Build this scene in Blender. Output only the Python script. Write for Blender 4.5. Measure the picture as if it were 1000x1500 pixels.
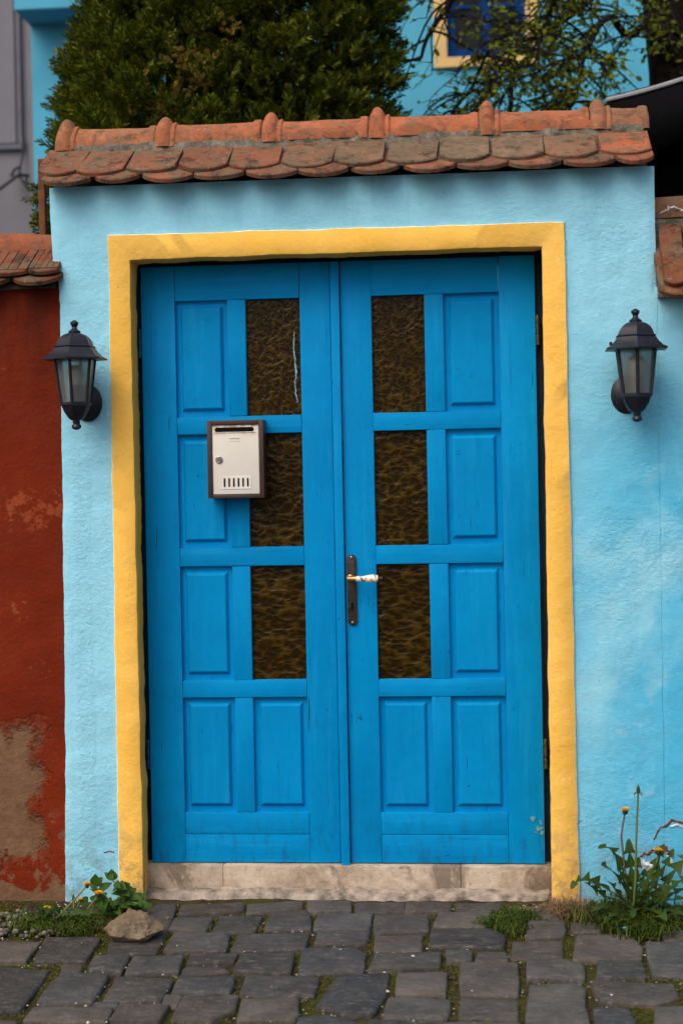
import bpy, bmesh, math, random
import numpy as np
from mathutils import Vector, Matrix, noise

random.seed(7); rng = np.random.default_rng(7)
for o in list(bpy.data.objects): bpy.data.objects.remove(o)
scene = bpy.context.scene
C = scene.collection
R = math.radians

# ------------------------------------------------------------------ camera
CAM = Vector((0.427, -4.9, 1.537)); YAW, PITCH, ROLL, SHY = 0.08491, -0.00744, -0.01965, -0.04405
def cam_axes():
    cy, sy = math.cos(YAW), math.sin(YAW)
    fw = Vector((-sy, cy, 0)); rt = Vector((cy, sy, 0)); up = Vector((0, 0, 1))
    cp, sp = math.cos(PITCH), math.sin(PITCH)
    fw, up = fw*cp + up*sp, up*cp - fw*sp
    cr, sr = math.cos(ROLL), math.sin(ROLL)
    rt, up = rt*cr + up*sr, up*cr - rt*sr
    return rt, up, fw
RT, UP, FW = cam_axes()
cam_d = bpy.data.cameras.new('camera'); cam = bpy.data.objects.new('camera', cam_d); C.objects.link(cam)
m = Matrix.Identity(4)
for i in range(3):
    m[i][0], m[i][1], m[i][2], m[i][3] = RT[i], UP[i], -FW[i], CAM[i]
cam.matrix_world = m
cam_d.sensor_fit = 'VERTICAL'; cam_d.sensor_height = 36; cam_d.lens = 50; cam_d.shift_y = SHY
cam_d.clip_end = 3000; cam_d.clip_start = 0.05
cam_d.dof.use_dof = True; cam_d.dof.focus_distance = 4.8; cam_d.dof.aperture_fstop = 2.3
scene.camera = cam

# ------------------------------------------------------------------ world, sun, exposure
SUN = Vector((-0.42, -0.62, 1.0)).normalized()
world = bpy.data.worlds.new('World'); scene.world = world; world.use_nodes = True
wn = world.node_tree; bg = wn.nodes['Background']
sky = wn.nodes.new('ShaderNodeTexSky'); sky.sky_type = 'NISHITA'; sky.sun_disc = False
sky.sun_elevation = math.asin(SUN.z); sky.sun_rotation = math.atan2(SUN.x, SUN.y)
sky.air_density = 1.0; sky.dust_density = 6.0; sky.ozone_density = 0.6
wn.links.new(sky.outputs[0], bg.inputs[0]); bg.inputs[1].default_value = 0.13
sun_d = bpy.data.lights.new('sun', 'SUN'); sun_d.energy = 1.2; sun_d.angle = R(58); sun_d.color = (1.0, 0.92, 0.80)
sun = bpy.data.objects.new('sun', sun_d); C.objects.link(sun)
sun.rotation_euler = SUN.to_track_quat('Z', 'Y').to_euler()
scene.view_settings.view_transform = 'Standard'; scene.view_settings.look = 'None'
scene.view_settings.gamma = 1.0; scene.view_settings.exposure = 0.50

# ------------------------------------------------------------------ helpers
def ray(px, py):
    return RT*((px-500)/1500) + UP*((750-py)/1500 + SHY) + FW*(50/36)
def at(px, py, Y=0.0):                     # a photograph point on the upright plane y = Y
    d = ray(px, py); return CAM + d*((Y-CAM.y)/d.y)
def gr(px, py, z=0.0):                     # a photograph point on the ground
    d = ray(px, py); return CAM + d*((z-CAM.z)/d.z)
ORG = {}
def tag(o, label=None, cat=None, group=None, kind=None):
    if label: o['label'] = label
    if cat: o['category'] = cat
    if group: o['group'] = group
    if kind: o['kind'] = kind
    return o
def thing(name, loc, label, cat, group=None):
    o = bpy.data.objects.new(name, None); C.objects.link(o); o.location = loc; o.empty_display_size = 0.1
    ORG[o.name] = Vector(loc); return tag(o, label, cat, group)
def put(name, me, mat, parent=None, loc=None, mats=None):
    """link a mesh whose coordinates are world coordinates"""
    org = ORG[parent.name] if parent else Vector(loc or (0, 0, 0))
    if org.length: me.transform(Matrix.Translation(-org))
    o = bpy.data.objects.new(name, me); C.objects.link(o)
    for mm in (mats or [mat]): me.materials.append(mm)
    if parent: o.parent = parent
    else: o.location = org
    ORG[o.name] = org
    return o
def inst(name, me, parent, loc, rot=(0, 0, 0), scale=(1, 1, 1), color=None):
    """link a shared mesh (already carrying its material) at a world place under a parent"""
    o = bpy.data.objects.new(name, me); C.objects.link(o)
    org = ORG[parent.name] if parent else Vector((0, 0, 0))
    o.location = Vector(loc)-org; o.rotation_euler = rot; o.scale = scale
    if parent: o.parent = parent
    if color: o.color = (*color, 1)
    ORG[o.name] = Vector(loc)
    return o
class MB:
    def __init__(s): s.v = []; s.f = []; s.m = []
    def add(s, v, f, mi=0):
        n = len(s.v); s.v += [tuple(p) for p in v]; s.f += [tuple(i+n for i in q) for q in f]; s.m += [mi]*len(f); return s
    def box(s, x0, x1, y0, y1, z0, z1, mi=0):
        return s.add([(x0,y0,z0),(x1,y0,z0),(x1,y1,z0),(x0,y1,z0),(x0,y0,z1),(x1,y0,z1),(x1,y1,z1),(x0,y1,z1)],
            [(0,3,2,1),(4,5,6,7),(0,1,5,4),(1,2,6,5),(2,3,7,6),(3,0,4,7)], mi)
    def prism(s, poly, y0, y1, mi=0):      # poly in x,z counter-clockwise seen from the front (-y)
        n = len(poly); v = [(x, y0, z) for x, z in poly]+[(x, y1, z) for x, z in poly]
        f = [tuple(range(n)), tuple(range(2*n-1, n-1, -1))]+[(i, i+n, (i+1) % n+n, (i+1) % n) for i in range(n)]
        return s.add(v, f, mi)
    def tube(s, pts, rad, n=8, cap=True, mi=0):
        pts = [Vector(p) for p in pts]; k = len(pts)
        if not hasattr(rad, '__len__'): rad = [rad]*k
        v = []; ref = None
        for i, p in enumerate(pts):
            t = (pts[min(i+1, k-1)]-pts[max(i-1, 0)]).normalized()
            if ref is None: ref = t.orthogonal().normalized()
            ref = (ref-t*ref.dot(t)).normalized(); b = t.cross(ref)
            v += [p+(ref*math.cos(a)+b*math.sin(a))*rad[i] for a in (2*math.pi*j/n for j in range(n))]
        f = [(i*n+j, i*n+(j+1) % n, (i+1)*n+(j+1) % n, (i+1)*n+j) for i in range(k-1) for j in range(n)]
        if cap: f += [tuple(range(n-1, -1, -1)), tuple(range((k-1)*n, k*n))]
        return s.add(v, f, mi)
    def lathe(s, prof, n=16, c=(0, 0, 0), ax='z', rot=0.0, mi=0, cap=True):   # prof: (radius, height)
        v = []
        for r, h in prof:
            for j in range(n):
                a = 2*math.pi*j/n+rot; x, y = r*math.cos(a), r*math.sin(a)
                p = {'z': (x, y, h), 'y': (x, h, -y), 'x': (h, x, y)}[ax]
                v.append((p[0]+c[0], p[1]+c[1], p[2]+c[2]))
        k = len(prof)
        f = [(i*n+j, i*n+(j+1) % n, (i+1)*n+(j+1) % n, (i+1)*n+j) for i in range(k-1) for j in range(n)]
        if cap: f += [tuple(range(n-1, -1, -1)), tuple(range((k-1)*n, k*n))]
        return s.add(v, f, mi)
    def mesh(s, name, bevel=0, seg=1, smooth=35):
        me = bpy.data.meshes.new(name); me.from_pydata(s.v, [], s.f)
        if bevel or True:
            bm = bmesh.new(); bm.from_mesh(me)
            for i, fc in enumerate(bm.faces): fc.material_index = s.m[i]
            if bevel:
                ed = [e for e in bm.edges if len(e.link_faces) == 2 and e.calc_face_angle(0) > R(40)]
                bmesh.ops.bevel(bm, geom=ed, offset=bevel, segments=seg, affect='EDGES', clamp_overlap=True, profile=0.6)
            bmesh.ops.recalc_face_normals(bm, faces=bm.faces)
            bm.to_mesh(me); bm.free()
        if smooth:
            for p in me.polygons: p.use_smooth = True
            me.set_sharp_from_angle(angle=R(smooth))
        me.update(); return me
    def build(s, name, mat, parent=None, bevel=0, seg=1, smooth=35, loc=None, mats=None):
        return put(name, s.mesh(name, bevel, seg, smooth), mat, parent, loc, mats)
def np_mesh(name, V, F, smooth=False):     # V (n,3), F (m,k) arrays
    me = bpy.data.meshes.new(name); k = F.shape[1]
    me.vertices.add(len(V)); me.vertices.foreach_set('co', np.asarray(V, np.float32).ravel())
    me.loops.add(F.size); me.loops.foreach_set('vertex_index', np.asarray(F, np.int32).ravel())
    me.polygons.add(len(F)); me.polygons.foreach_set('loop_start', np.arange(0, F.size, k, dtype=np.int32))
    me.polygons.foreach_set('loop_total', np.full(len(F), k, np.int32))
    if smooth: me.polygons.foreach_set('use_smooth', np.ones(len(F), bool))
    me.update(calc_edges=True); me.validate(); return me
def nz(x, y, z=0.0): return noise.noise(Vector((x, y, z)))

# ------------------------------------------------------------------ materials
class NT:
    def __init__(s, name, rough=0.8, spec=0.3):
        s.mat = bpy.data.materials.new(name); s.mat.use_nodes = True; s.t = s.mat.node_tree
        s.b = s.t.nodes['Principled BSDF']; s.b.inputs['Roughness'].default_value = rough
        s.b.inputs['Specular IOR Level'].default_value = spec; s._h = None
    def n(s, ty, **kw):
        o = s.t.nodes.new('ShaderNode'+ty)
        for k, v in kw.items(): setattr(o, k, v)
        return o
    def l(s, a, b): s.t.links.new(a, b); return b
    def setin(s, sock, v):
        if hasattr(v, 'is_output'): s.l(v, sock)
        elif isinstance(v, tuple) and len(v) == 3 and sock.type == 'RGBA': sock.default_value = (*v, 1)
        else: sock.default_value = v
    def co(s, kind='Object', scale=(1, 1, 1), rnd=False):
        tc = s.n('TexCoord'); mp = s.n('Mapping'); s.l(tc.outputs[kind], mp.inputs[0]); mp.inputs['Scale'].default_value = scale
        if rnd:
            oi = s.n('ObjectInfo'); mul = s.n('Vector' + 'Math', operation='SCALE'); cmb = s.n('CombineXYZ')
            for i in range(3): s.l(oi.outputs['Random'], cmb.inputs[i])
            s.l(cmb.outputs[0], mul.inputs[0]); mul.inputs['Scale'].default_value = 37.0; s.l(mul.outputs[0], mp.inputs['Location'])
        return mp.outputs[0]
    def noise(s, sc, co=None, det=4, rough=0.55, dist=0.0):
        o = s.n('TexNoise'); o.inputs['Scale'].default_value = sc; o.inputs['Detail'].default_value = det
        o.inputs['Roughness'].default_value = rough; o.inputs['Distortion'].default_value = dist
        if co is not None: s.l(co, o.inputs['Vector'])
        return o.outputs['Fac']
    def voro(s, sc, co=None, feat='F1', out='Distance', rnd=1.0):
        o = s.n('TexVoronoi', feature=feat); o.inputs['Scale'].default_value = sc; o.inputs['Randomness'].default_value = rnd
        if co is not None: s.l(co, o.inputs['Vector'])
        return o.outputs[out]
    def ramp(s, fac, *st):
        o = s.n('ValToRGB'); e = o.color_ramp.elements
        while len(e) < len(st): e.new(0.5)
        for i, (p, c) in enumerate(st):
            e[i].position = p; e[i].color = (*c, 1) if isinstance(c, tuple) else (c, c, c, 1)
        s.l(fac, o.inputs[0]); return o.outputs[0]
    def math(s, op, a, b=0.0, clamp=False):
        o = s.n('Math', operation=op, use_clamp=clamp); s.setin(o.inputs[0], a); s.setin(o.inputs[1], b); return o.outputs[0]
    def mix(s, fac, a, b, mode='MIX'):
        o = s.n('Mix', data_type='RGBA', blend_type=mode); s.setin(o.inputs[0], fac)
        s.setin(o.inputs[6], a); s.setin(o.inputs[7], b); return o.outputs[2]
    def sep(s, co):
        o = s.n('SeparateXYZ'); s.l(co, o.inputs[0]); return o.outputs
    def rng(s, v, a, b, c=0.0, d=1.0):
        o = s.n('MapRange'); o.interpolation_type = 'SMOOTHSTEP'; s.setin(o.inputs[0], v)
        for i, q in enumerate((a, b, c, d)): o.inputs[i+1].default_value = q
        return o.outputs[0]
    def color(s, v): s.setin(s.b.inputs['Base Color'], v); return s
    def rough(s, v): s.setin(s.b.inputs['Roughness'], v); return s
    def bump(s, h, strength=0.5, dist=0.01):
        o = s.n('Bump'); o.inputs['Strength'].default_value = strength; o.inputs['Distance'].default_value = dist
        s.l(h, o.inputs['Height'])
        if s._h: s.l(s._h, o.inputs['Normal'])
        s._h = o.outputs[0]; s.l(s._h, s.b.inputs['Normal']); return s
    def island(s): return s.n('NewGeometry').outputs['Random Per Island']
    def ocol(s): return s.n('ObjectInfo').outputs['Color']
M = {}
def simple(name, col, rough=0.7, spec=0.3, var=0.15, sc=8.0, bump=0.0, bsc=60.0, metal=0.0, bd=0.002):
    q = NT(name, rough, spec); co = q.co()
    lo = tuple(c*(1-var) for c in col); hi = tuple(min(1, c*(1+var)) for c in col)
    q.color(q.ramp(q.noise(sc, co, 5), (0.3, lo), (0.7, hi)))
    if bump: q.bump(q.noise(bsc, co, 4), bump, bd)
    q.b.inputs['Metallic'].default_value = metal
    M[name] = q.mat; return q

# blue lime plaster (object coordinates = world, the walls keep their origin at x 0)
def blue_plaster(name, deep=1.0):
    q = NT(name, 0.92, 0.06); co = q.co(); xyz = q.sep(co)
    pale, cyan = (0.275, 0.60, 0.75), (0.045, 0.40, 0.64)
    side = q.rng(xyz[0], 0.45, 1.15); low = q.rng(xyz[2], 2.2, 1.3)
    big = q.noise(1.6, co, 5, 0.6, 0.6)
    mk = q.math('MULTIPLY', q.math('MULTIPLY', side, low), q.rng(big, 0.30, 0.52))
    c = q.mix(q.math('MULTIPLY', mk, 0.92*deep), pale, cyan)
    c = q.mix(q.rng(q.noise(3.2, co, 6, 0.65), 0.45, 0.75, 0.0, 0.45), c, (0.16, 0.46, 0.66))        # patchy brushing
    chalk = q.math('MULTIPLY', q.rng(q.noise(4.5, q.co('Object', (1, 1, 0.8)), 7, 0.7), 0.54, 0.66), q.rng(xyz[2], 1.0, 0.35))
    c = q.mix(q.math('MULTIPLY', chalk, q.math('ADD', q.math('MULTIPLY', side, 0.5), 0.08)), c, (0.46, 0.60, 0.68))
    damp = q.math('MULTIPLY', q.rng(q.noise(14, co, 6, 0.7), 0.42, 0.6), q.rng(xyz[2], 0.34, 0.0))
    c = q.mix(q.math('MULTIPLY', damp, 0.75), c, (0.17, 0.28, 0.32))
    streak = q.noise(1.0, q.co('Object', (16, 16, 1.1)), 5, 0.7)
    run = q.math('MULTIPLY', q.rng(streak, 0.53, 0.72), q.rng(xyz[2], 1.9, 2.5))
    c = q.mix(q.math('MULTIPLY', run, 0.18), c, (0.12, 0.26, 0.33))
    c = q.mix(q.rng(q.noise(38, co, 8, 0.8), 0.46, 0.70, 0, 0.25), c, (0.14, 0.43, 0.62))
    c = q.mix(q.rng(q.noise(52, co, 8, 0.8), 0.52, 0.72, 0, 0.25), c, (0.38, 0.66, 0.78))
    spk = q.rng(q.noise(120, co, 3, 0.6), 0.66, 0.73)
    c = q.mix(q.math('MULTIPLY', spk, 0.55), c, (0.07, 0.20, 0.28))
    q.color(c)
    strip = q.math('MULTIPLY', q.rng(xyz[0], -0.96, -0.93), q.rng(xyz[0], -0.86, -0.89))
    strip = q.math('MULTIPLY', strip, q.rng(xyz[2], 1.75, 1.45))
    rg = q.math('MAXIMUM', q.rng(q.noise(2.3, co, 4), 0.42, 0.64, 0.18, 1.0), strip)
    crk = q.rng(q.voro(2.1, q.n('VectorMath').outputs[0] if False else co, 'DISTANCE_TO_EDGE'), 0.0, 0.006, 0.0, 1.0)
    grain = q.noise(210, co, 5, 0.7); med = q.math('MULTIPLY', q.noise(62, q.co('Object', (0.9, 1, 1.1)), 6, 0.66), rg)
    pit = q.math('MULTIPLY', q.rng(q.noise(95, co, 3, 0.6), 0.60, 0.72), rg)
    q.bump(q.noise(6, co, 6, 0.6), 0.45, 0.02)
    q.bump(med, 0.8, 0.0072); q.bump(grain, 0.5, 0.003); q.bump(pit, 0.5, 0.003)
    wc = q.n('TexNoise'); wc.inputs['Scale'].default_value = 5.0; wc.inputs['Detail'].default_value = 6; q.l(co, wc.inputs['Vector'])
    ad = q.n('VectorMath', operation='MULTIPLY_ADD'); q.l(wc.outputs['Color'], ad.inputs[0]); ad.inputs[1].default_value = (.35, .35, .35); q.l(co, ad.inputs[2])
    hair = q.math('MULTIPLY', q.rng(q.voro(1.7, ad.outputs[0], 'DISTANCE_TO_EDGE'), 0.0035, 0.0015), q.rng(q.noise(1.9, co, 3), 0.57, 0.66))
    q.color(q.mix(q.math('MULTIPLY', hair, 0.45), c, (0.06, 0.16, 0.22)))
    M[name] = q.mat
blue_plaster('blue_plaster')
q = NT('yellow_plaster', 0.9, 0.06); co = q.co(); xyz = q.sep(co)
c = q.ramp(q.noise(3.0, co, 6, 0.6), (0.3, (0.77, 0.435, 0.070)), (0.7, (0.85, 0.515, 0.120)))
c = q.mix(q.rng(q.noise(22, co, 6, 0.7), 0.60, 0.72, 0, 0.35), c, (0.45, 0.20, 0.03))
c = q.mix(q.math('MULTIPLY', q.rng(q.noise(16, co, 7, 0.75), 0.44, 0.60), q.rng(xyz[2], 0.40, 0.0, 0, 0.85)), c, (0.36, 0.25, 0.12))
c = q.mix(q.rng(q.noise(85, co, 4, 0.65), 0.685, 0.72, 0, .7), c, (0.28, 0.15, 0.05)); c = q.mix(q.rng(q.noise(13, co, 8, 0.78), 0.63, 0.66, 0, .55), c, (0.90, 0.70, 0.36))
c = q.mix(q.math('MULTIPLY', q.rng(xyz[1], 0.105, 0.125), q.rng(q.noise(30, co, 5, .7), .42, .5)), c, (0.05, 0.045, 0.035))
q.color(c); q.bump(q.noise(10, co, 6), 0.5, 0.012); q.bump(q.noise(60, co, 8, 0.72), 0.6, 0.0045); q.bump(q.noise(210, co, 4, 0.7), .3, .0015); M['yellow_plaster'] = q.mat

def door_paint(name, vert=True):
    q = NT(name, 0.5, 0.05); s = (60, 60, 3.0) if vert else (3.0, 60, 60)
    co = q.co('Object', rnd=True); g = q.co('Object', s, rnd=True); wc = q.co('Object'); xyz = q.sep(wc)
    gn = q.noise(1.0, g, 6, 0.65)
    c = q.ramp(q.noise(2.2, co, 5, 0.6), (0.3, (0.0002, 0.19, 0.46)), (0.7, (0.0005, 0.245, 0.56)))
    c = q.mix(q.rng(gn, 0.58, 0.74, 0, 0.34), c, (0.002, 0.10, 0.29)); c = q.mix(q.rng(q.noise(1.0, q.co('Object', (26, 26, 1.6) if vert else (1.6, 26, 26), rnd=True), 7, .7), .50, .70, 0, .35), c, (0.012, 0.29, 0.60))
    c = q.mix(q.rng(q.noise(34, co, 4, 0.6), 0.69, 0.74, 0, 0.65), c, (0.004, 0.05, 0.14))
    ck = q.noise(1.0, q.co('Object', (190, 60, 5) if vert else (5, 60, 190), rnd=True), 4, 0.6)
    c = q.mix(q.math('MULTIPLY', q.rng(ck, 0.64, 0.67), q.rng(q.noise(5.5, co, 3), 0.56, 0.64)), c, (0.002, 0.022, 0.06))
    c = q.mix(q.rng(q.noise(16, co, 8, 0.8), 0.50, 0.72, 0, 0.30), c, (0.002, 0.13, 0.34))
    c = q.mix(q.rng(q.noise(21, co, 8, 0.8), 0.54, 0.74, 0, 0.25), c, (0.008, 0.28, 0.60))
    grime = q.math('MULTIPLY', q.rng(q.noise(9, q.co('Object', (3, 3, 1), rnd=True), 6, 0.7), 0.48, 0.66), q.rng(xyz[2], 0.30, 0.0))
    c = q.mix(q.math('MULTIPLY', grime, 0.38), c, (0.010, 0.048, 0.10))
    c = q.mix(q.math('MULTIPLY', q.rng(q.noise(58, co, 6, .75), .66, .69), q.rng(q.noise(4, co, 3), .45, .6)), c, (0.06, 0.13, 0.17))
    q.color(c); q.rough(q.rng(q.noise(6, co, 4), 0.3, 0.7, 0.42, 0.62))
    q.bump(gn, 0.4, 0.003); q.bump(q.noise(7, co, 5), 0.35, 0.008); q.bump(q.noise(120, co, 4, .7), .2, .0015); M[name] = q.mat
door_paint('door_paint', True); door_paint('door_paint_rail', False)
simple('dark_paint', (0.004, 0.018, 0.04), 0.6, 0.3, 0.4, 20)

def pane_mat(name, sc, stretch, amp):
    q = NT(name, 0.17, 0.14); co = q.co('Object', stretch, rnd=True)
    nd = q.n('TexNoise'); nd.inputs['Scale'].default_value = sc*0.45; nd.inputs['Detail'].default_value = 3; q.l(co, nd.inputs['Vector'])
    ad = q.n('VectorMath', operation='MULTIPLY_ADD'); q.l(nd.outputs['Color'], ad.inputs[0]); ad.inputs[1].default_value = (0.05,)*3; q.l(co, ad.inputs[2])
    v = q.n('TexVoronoi', feature='SMOOTH_F1'); v.inputs['Scale'].default_value = sc; v.inputs['Smoothness'].default_value = 0.18; q.l(ad.outputs[0], v.inputs['Vector'])
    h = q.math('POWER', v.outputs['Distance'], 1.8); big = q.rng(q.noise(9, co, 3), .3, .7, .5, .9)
    c = q.ramp(h, (0.05, (0.012, 0.0060, 0.0003)), (0.30, (0.022, 0.0115, 0.0006)), (0.60, (0.058, 0.032, 0.003)))  # lighter amber on the ridges paints their thin highlights into the colour
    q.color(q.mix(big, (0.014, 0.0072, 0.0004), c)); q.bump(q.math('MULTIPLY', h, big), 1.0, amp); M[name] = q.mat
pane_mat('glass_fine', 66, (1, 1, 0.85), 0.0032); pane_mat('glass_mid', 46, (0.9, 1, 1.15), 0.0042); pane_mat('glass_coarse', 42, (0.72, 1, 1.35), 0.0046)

def terracotta(name, base, lich=0.6, orange=(0.40, 0.125, 0.055)):
    q = NT(name, 0.88, 0.2); co = q.co('Object', rnd=True)
    c = q.mix(1.0, q.ramp(q.noise(9, co, 6, 0.65), (0.3, tuple(b*0.72 for b in base)), (0.7, tuple(b*1.2 for b in base))), q.ocol(), 'MULTIPLY')
    c = q.mix(q.rng(q.noise(13, co, 8, 0.78), 0.44, 0.60, 0, lich*.9), c, (0.13, 0.10, 0.062))
    c = q.mix(q.rng(q.noise(10, co, 8, 0.8, 0.5), 0.53, 0.62, 0, 0.8*lich+.05), c, (0.028, 0.02, 0.016))
    c = q.mix(q.rng(q.noise(48, co, 6, 0.75), 0.60, 0.70, 0, 0.7), c, (0.36, 0.33, 0.25))
    c = q.mix(q.rng(q.noise(32, co, 8, 0.82), 0.50, 0.64, 0, 0.75*lich), c, (0.045, 0.032, 0.022))
    q.color(c); q.bump(q.noise(22, co, 8, 0.75), 0.9, 0.012); q.bump(q.noise(120, co, 5, 0.75), 0.6, 0.003); M[name] = q.mat
terracotta('tile_clay', (0.225, 0.098, 0.055), 1.0); terracotta('ridge_clay', (0.36, 0.122, 0.058), 0.55)
q = NT('mortar', 0.95, 0.1); co = q.co()
c = q.ramp(q.noise(28, co, 7, 0.75), (0.3, (0.05, 0.045, 0.035)), (0.55, (0.17, 0.15, 0.12)), (0.75, (0.33, 0.30, 0.25)))
c = q.mix(q.rng(q.noise(12, co, 6, 0.7), 0.52, 0.62, 0, 0.7), c, (0.045, 0.05, 0.02)); q.color(c)
q.bump(q.noise(60, co, 6, 0.75), 1.0, 0.012); M['mortar'] = q.mat

q = NT('paving', 0.70, 0.22); co = q.co('Object', rnd=True)
c = q.ramp(q.noise(7, co, 6, 0.65, 0.4), (0.25, (0.044, 0.040, 0.037)), (0.5, (0.076, 0.070, 0.064)), (0.75, (0.125, 0.114, 0.103)))
c = q.mix(1.0, c, q.ocol(), 'MULTIPLY')
c = q.mix(q.rng(q.noise(5, co, 7, 0.75, 1.0), 0.56, 0.70, 0, 0.4), c, (0.085, 0.058, 0.048))
c = q.mix(q.rng(q.noise(45, q.co('Object', (.6, 1.4, 1), rnd=True), 8, 0.82), 0.50, 0.66, 0, 0.6), c, (0.16, 0.152, 0.145))
c = q.mix(q.rng(q.noise(30, co, 8, 0.82), 0.54, 0.70, 0, 0.6), c, (0.016, 0.015, 0.015))
c = q.mix(q.rng(q.noise(110, co, 3, 0.6), 0.68, 0.74, 0, 0.7), c, (0.25, 0.24, 0.22))
q.color(c); q.rough(q.rng(q.noise(11, co, 5), 0.3, 0.7, 0.48, 0.78))
q.bump(q.noise(9, co, 7, 0.7), 0.7, 0.025); q.bump(q.noise(60, co, 7, 0.75), 0.7, 0.008); M['paving'] = q.mat
q = NT('joint_soil', 0.95, 0.1); co = q.co()
c = q.ramp(q.noise(60, co, 6, 0.75), (0.3, (0.012, 0.010, 0.007)), (0.55, (0.05, 0.036, 0.022)), (0.75, (0.17, 0.14, 0.10)))
c = q.mix(q.rng(q.noise(7, co, 5, 0.7), 0.44, 0.58, 0, .8), c, (0.050, 0.058, 0.009)); q.color(c)
q.bump(q.noise(140, co, 5, 0.7), 1.0, 0.01); M['joint_soil'] = q.mat
simple('asphalt', (0.05, 0.05, 0.052), 0.85, 0.3, 0.3, 3, 0.6, 120)

def leafmat(name, stops, rough=0.5, spec=0.35, trans=0.25):
    q = NT(name, rough, spec); q.color(q.ramp(q.island(), *stops))
    ge = q.t.nodes; out = [n for n in ge if n.type == 'OUTPUT_MATERIAL'][0]
    tr = q.n('BsdfTranslucent'); q.l(q.ramp(q.island(), *[(p, tuple(min(1, x*1.5) for x in c)) for p, c in stops]), tr.inputs[0])
    mx = q.n('MixShader'); mx.inputs[0].default_value = trans; q.l(q.b.outputs[0], mx.inputs[1]); q.l(tr.outputs[0], mx.inputs[2]); q.l(mx.outputs[0], out.inputs[0])
    M[name] = q.mat
leafmat('thuja_leaf', ((0.0, (0.020, 0.036, 0.003)), (0.45, (0.052, 0.076, 0.006)), (0.85, (0.112, 0.128, 0.011)), (0.97, (0.18, 0.18, 0.02))), 0.6, 0.06, 0.15)
leafmat('thuja_dry', ((0.0, (0.10, 0.060, 0.012)), (0.6, (0.17, 0.12, 0.025)), (1.0, (0.28, 0.20, 0.05))), 0.7, 0.05, 0.15)
leafmat('tree_leaf', ((0.0, (0.085, 0.11, 0.008)), (0.6, (0.17, 0.20, 0.016)), (1.0, (0.26, 0.29, 0.028))), 0.5, 0.10, 0.45)
leafmat('dandelion_leaf', ((0.0, (0.018, 0.038, 0.006)), (1.0, (0.045, 0.078, 0.012))), 0.5, 0.15, 0.2)
leafmat('weed_leaf', ((0.0, (0.016, 0.045, 0.006)), (1.0, (0.045, 0.098, 0.012))), 0.5, 0.15, 0.2)
leafmat('grass_leaf', ((0.0, (0.02, 0.038, 0.005)), (1.0, (0.08, 0.105, 0.014))), 0.55, 0.12, 0.2)
leafmat('moss', ((0.0, (0.03, 0.036, 0.005)), (0.6, (0.085, 0.092, 0.010)), (0.9, (0.15, 0.14, 0.018)), (1.0, (0.16, 0.10, 0.04))), 0.8, 0.1, 0.1)
leafmat('dry_grass', ((0.0, (0.11, 0.055, 0.028)), (1.0, (0.30, 0.19, 0.11))), 0.8, 0.2, 0.1)
leafmat('gravel', ((0.0, (0.05, 0.042, 0.034)), (0.6, (0.13, 0.11, 0.09)), (0.92, (0.17, 0.15, 0.13)), (1.0, (0.36, 0.33, 0.29))), 0.85, 0.2, 0.0)
leafmat('debris', ((0.0, (0.10, 0.085, 0.06)), (0.5, (0.30, 0.27, 0.21)), (1.0, (0.62, 0.58, 0.50))), 0.85, 0.2, 0.0)
simple('stem_green', (0.10, 0.13, 0.035), 0.5, 0.4, 0.2); simple('stem_red', (0.10, 0.075, 0.04), 0.5, 0.4, 0.2)
simple('petal', (0.72, 0.40, 0.012), 0.6, 0.3, 0.2, 200); simple('bud', (0.030, 0.040, 0.012), 0.6, 0.3, 0.4, 150)
simple('bud_tip', (0.22, 0.05, 0.02), 0.6, 0.3, 0.3, 100)
simple('bark', (0.010, 0.007, 0.005), 0.95, 0.1, 0.5, 22, 1.0, 30, bd=0.03)
simple('twig', (0.014, 0.011, 0.010), 0.9, 0.15, 0.3, 30)
q = NT('lantern_black', 0.42, 0.35); co = q.co()
c = q.ramp(q.noise(40, co, 5, 0.7), (0.35, (0.006, 0.007, 0.012)), (0.7, (0.012, 0.014, 0.024)))
c = q.mix(q.rng(q.noise(55, co, 6, 0.75), 0.64, 0.70, 0, 0.6), c, (0.09, 0.045, 0.03)); q.color(c); q.bump(q.noise(120, co, 4), 0.3, 0.002); M['lantern_black'] = q.mat
q = NT('lantern_glass', 0.30, 0.5); q.color((0.60, 0.63, 0.62)); q.b.inputs['Transmission Weight'].default_value = 0.92; q.b.inputs['IOR'].default_value = 1.2; M['lantern_glass'] = q.mat
simple('bulb', (0.72, 0.66, 0.50), 0.35, 0.5, 0.03); simple('socket', (0.16, 0.155, 0.15), 0.5, 0.4, 0.1); simple('chip', (0.5, 0.5, 0.5), 0.7, 0.3, 0.2, 60)
q = NT('mail_brown', 0.42, 0.45); co = q.co()
c = q.ramp(q.noise(12, co, 5, 0.6), (0.3, (0.030, 0.013, 0.010)), (0.7, (0.052, 0.023, 0.017))); c = q.mix(q.rng(q.noise(60, co, 5, .7), .62, .7, 0, .5), c, (.015, .008, .006)); q.color(c); M['mail_brown'] = q.mat
q = NT('mail_cream', 0.42, 0.4); co = q.co(); xyz = q.sep(co)
c = q.ramp(q.noise(6, co, 5), (0.3, (0.60, 0.575, 0.52)), (0.7, (0.68, 0.655, 0.60)))
top = q.math('MULTIPLY', q.rng(xyz[2], 0.205, 0.255), q.rng(q.noise(24, co, 6, 0.7), 0.46, 0.62))
c = q.mix(q.math('MULTIPLY', top, 0.85), c, (0.34, 0.17, 0.055)); q.color(c); M['mail_cream'] = q.mat
simple('black_void', (0.004, 0.004, 0.004), 0.9, 0.1, 0.1); simple('chrome_worn', (0.35, 0.34, 0.32), 0.3, 0.5, 0.3, 80, metal=0.9)
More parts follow.
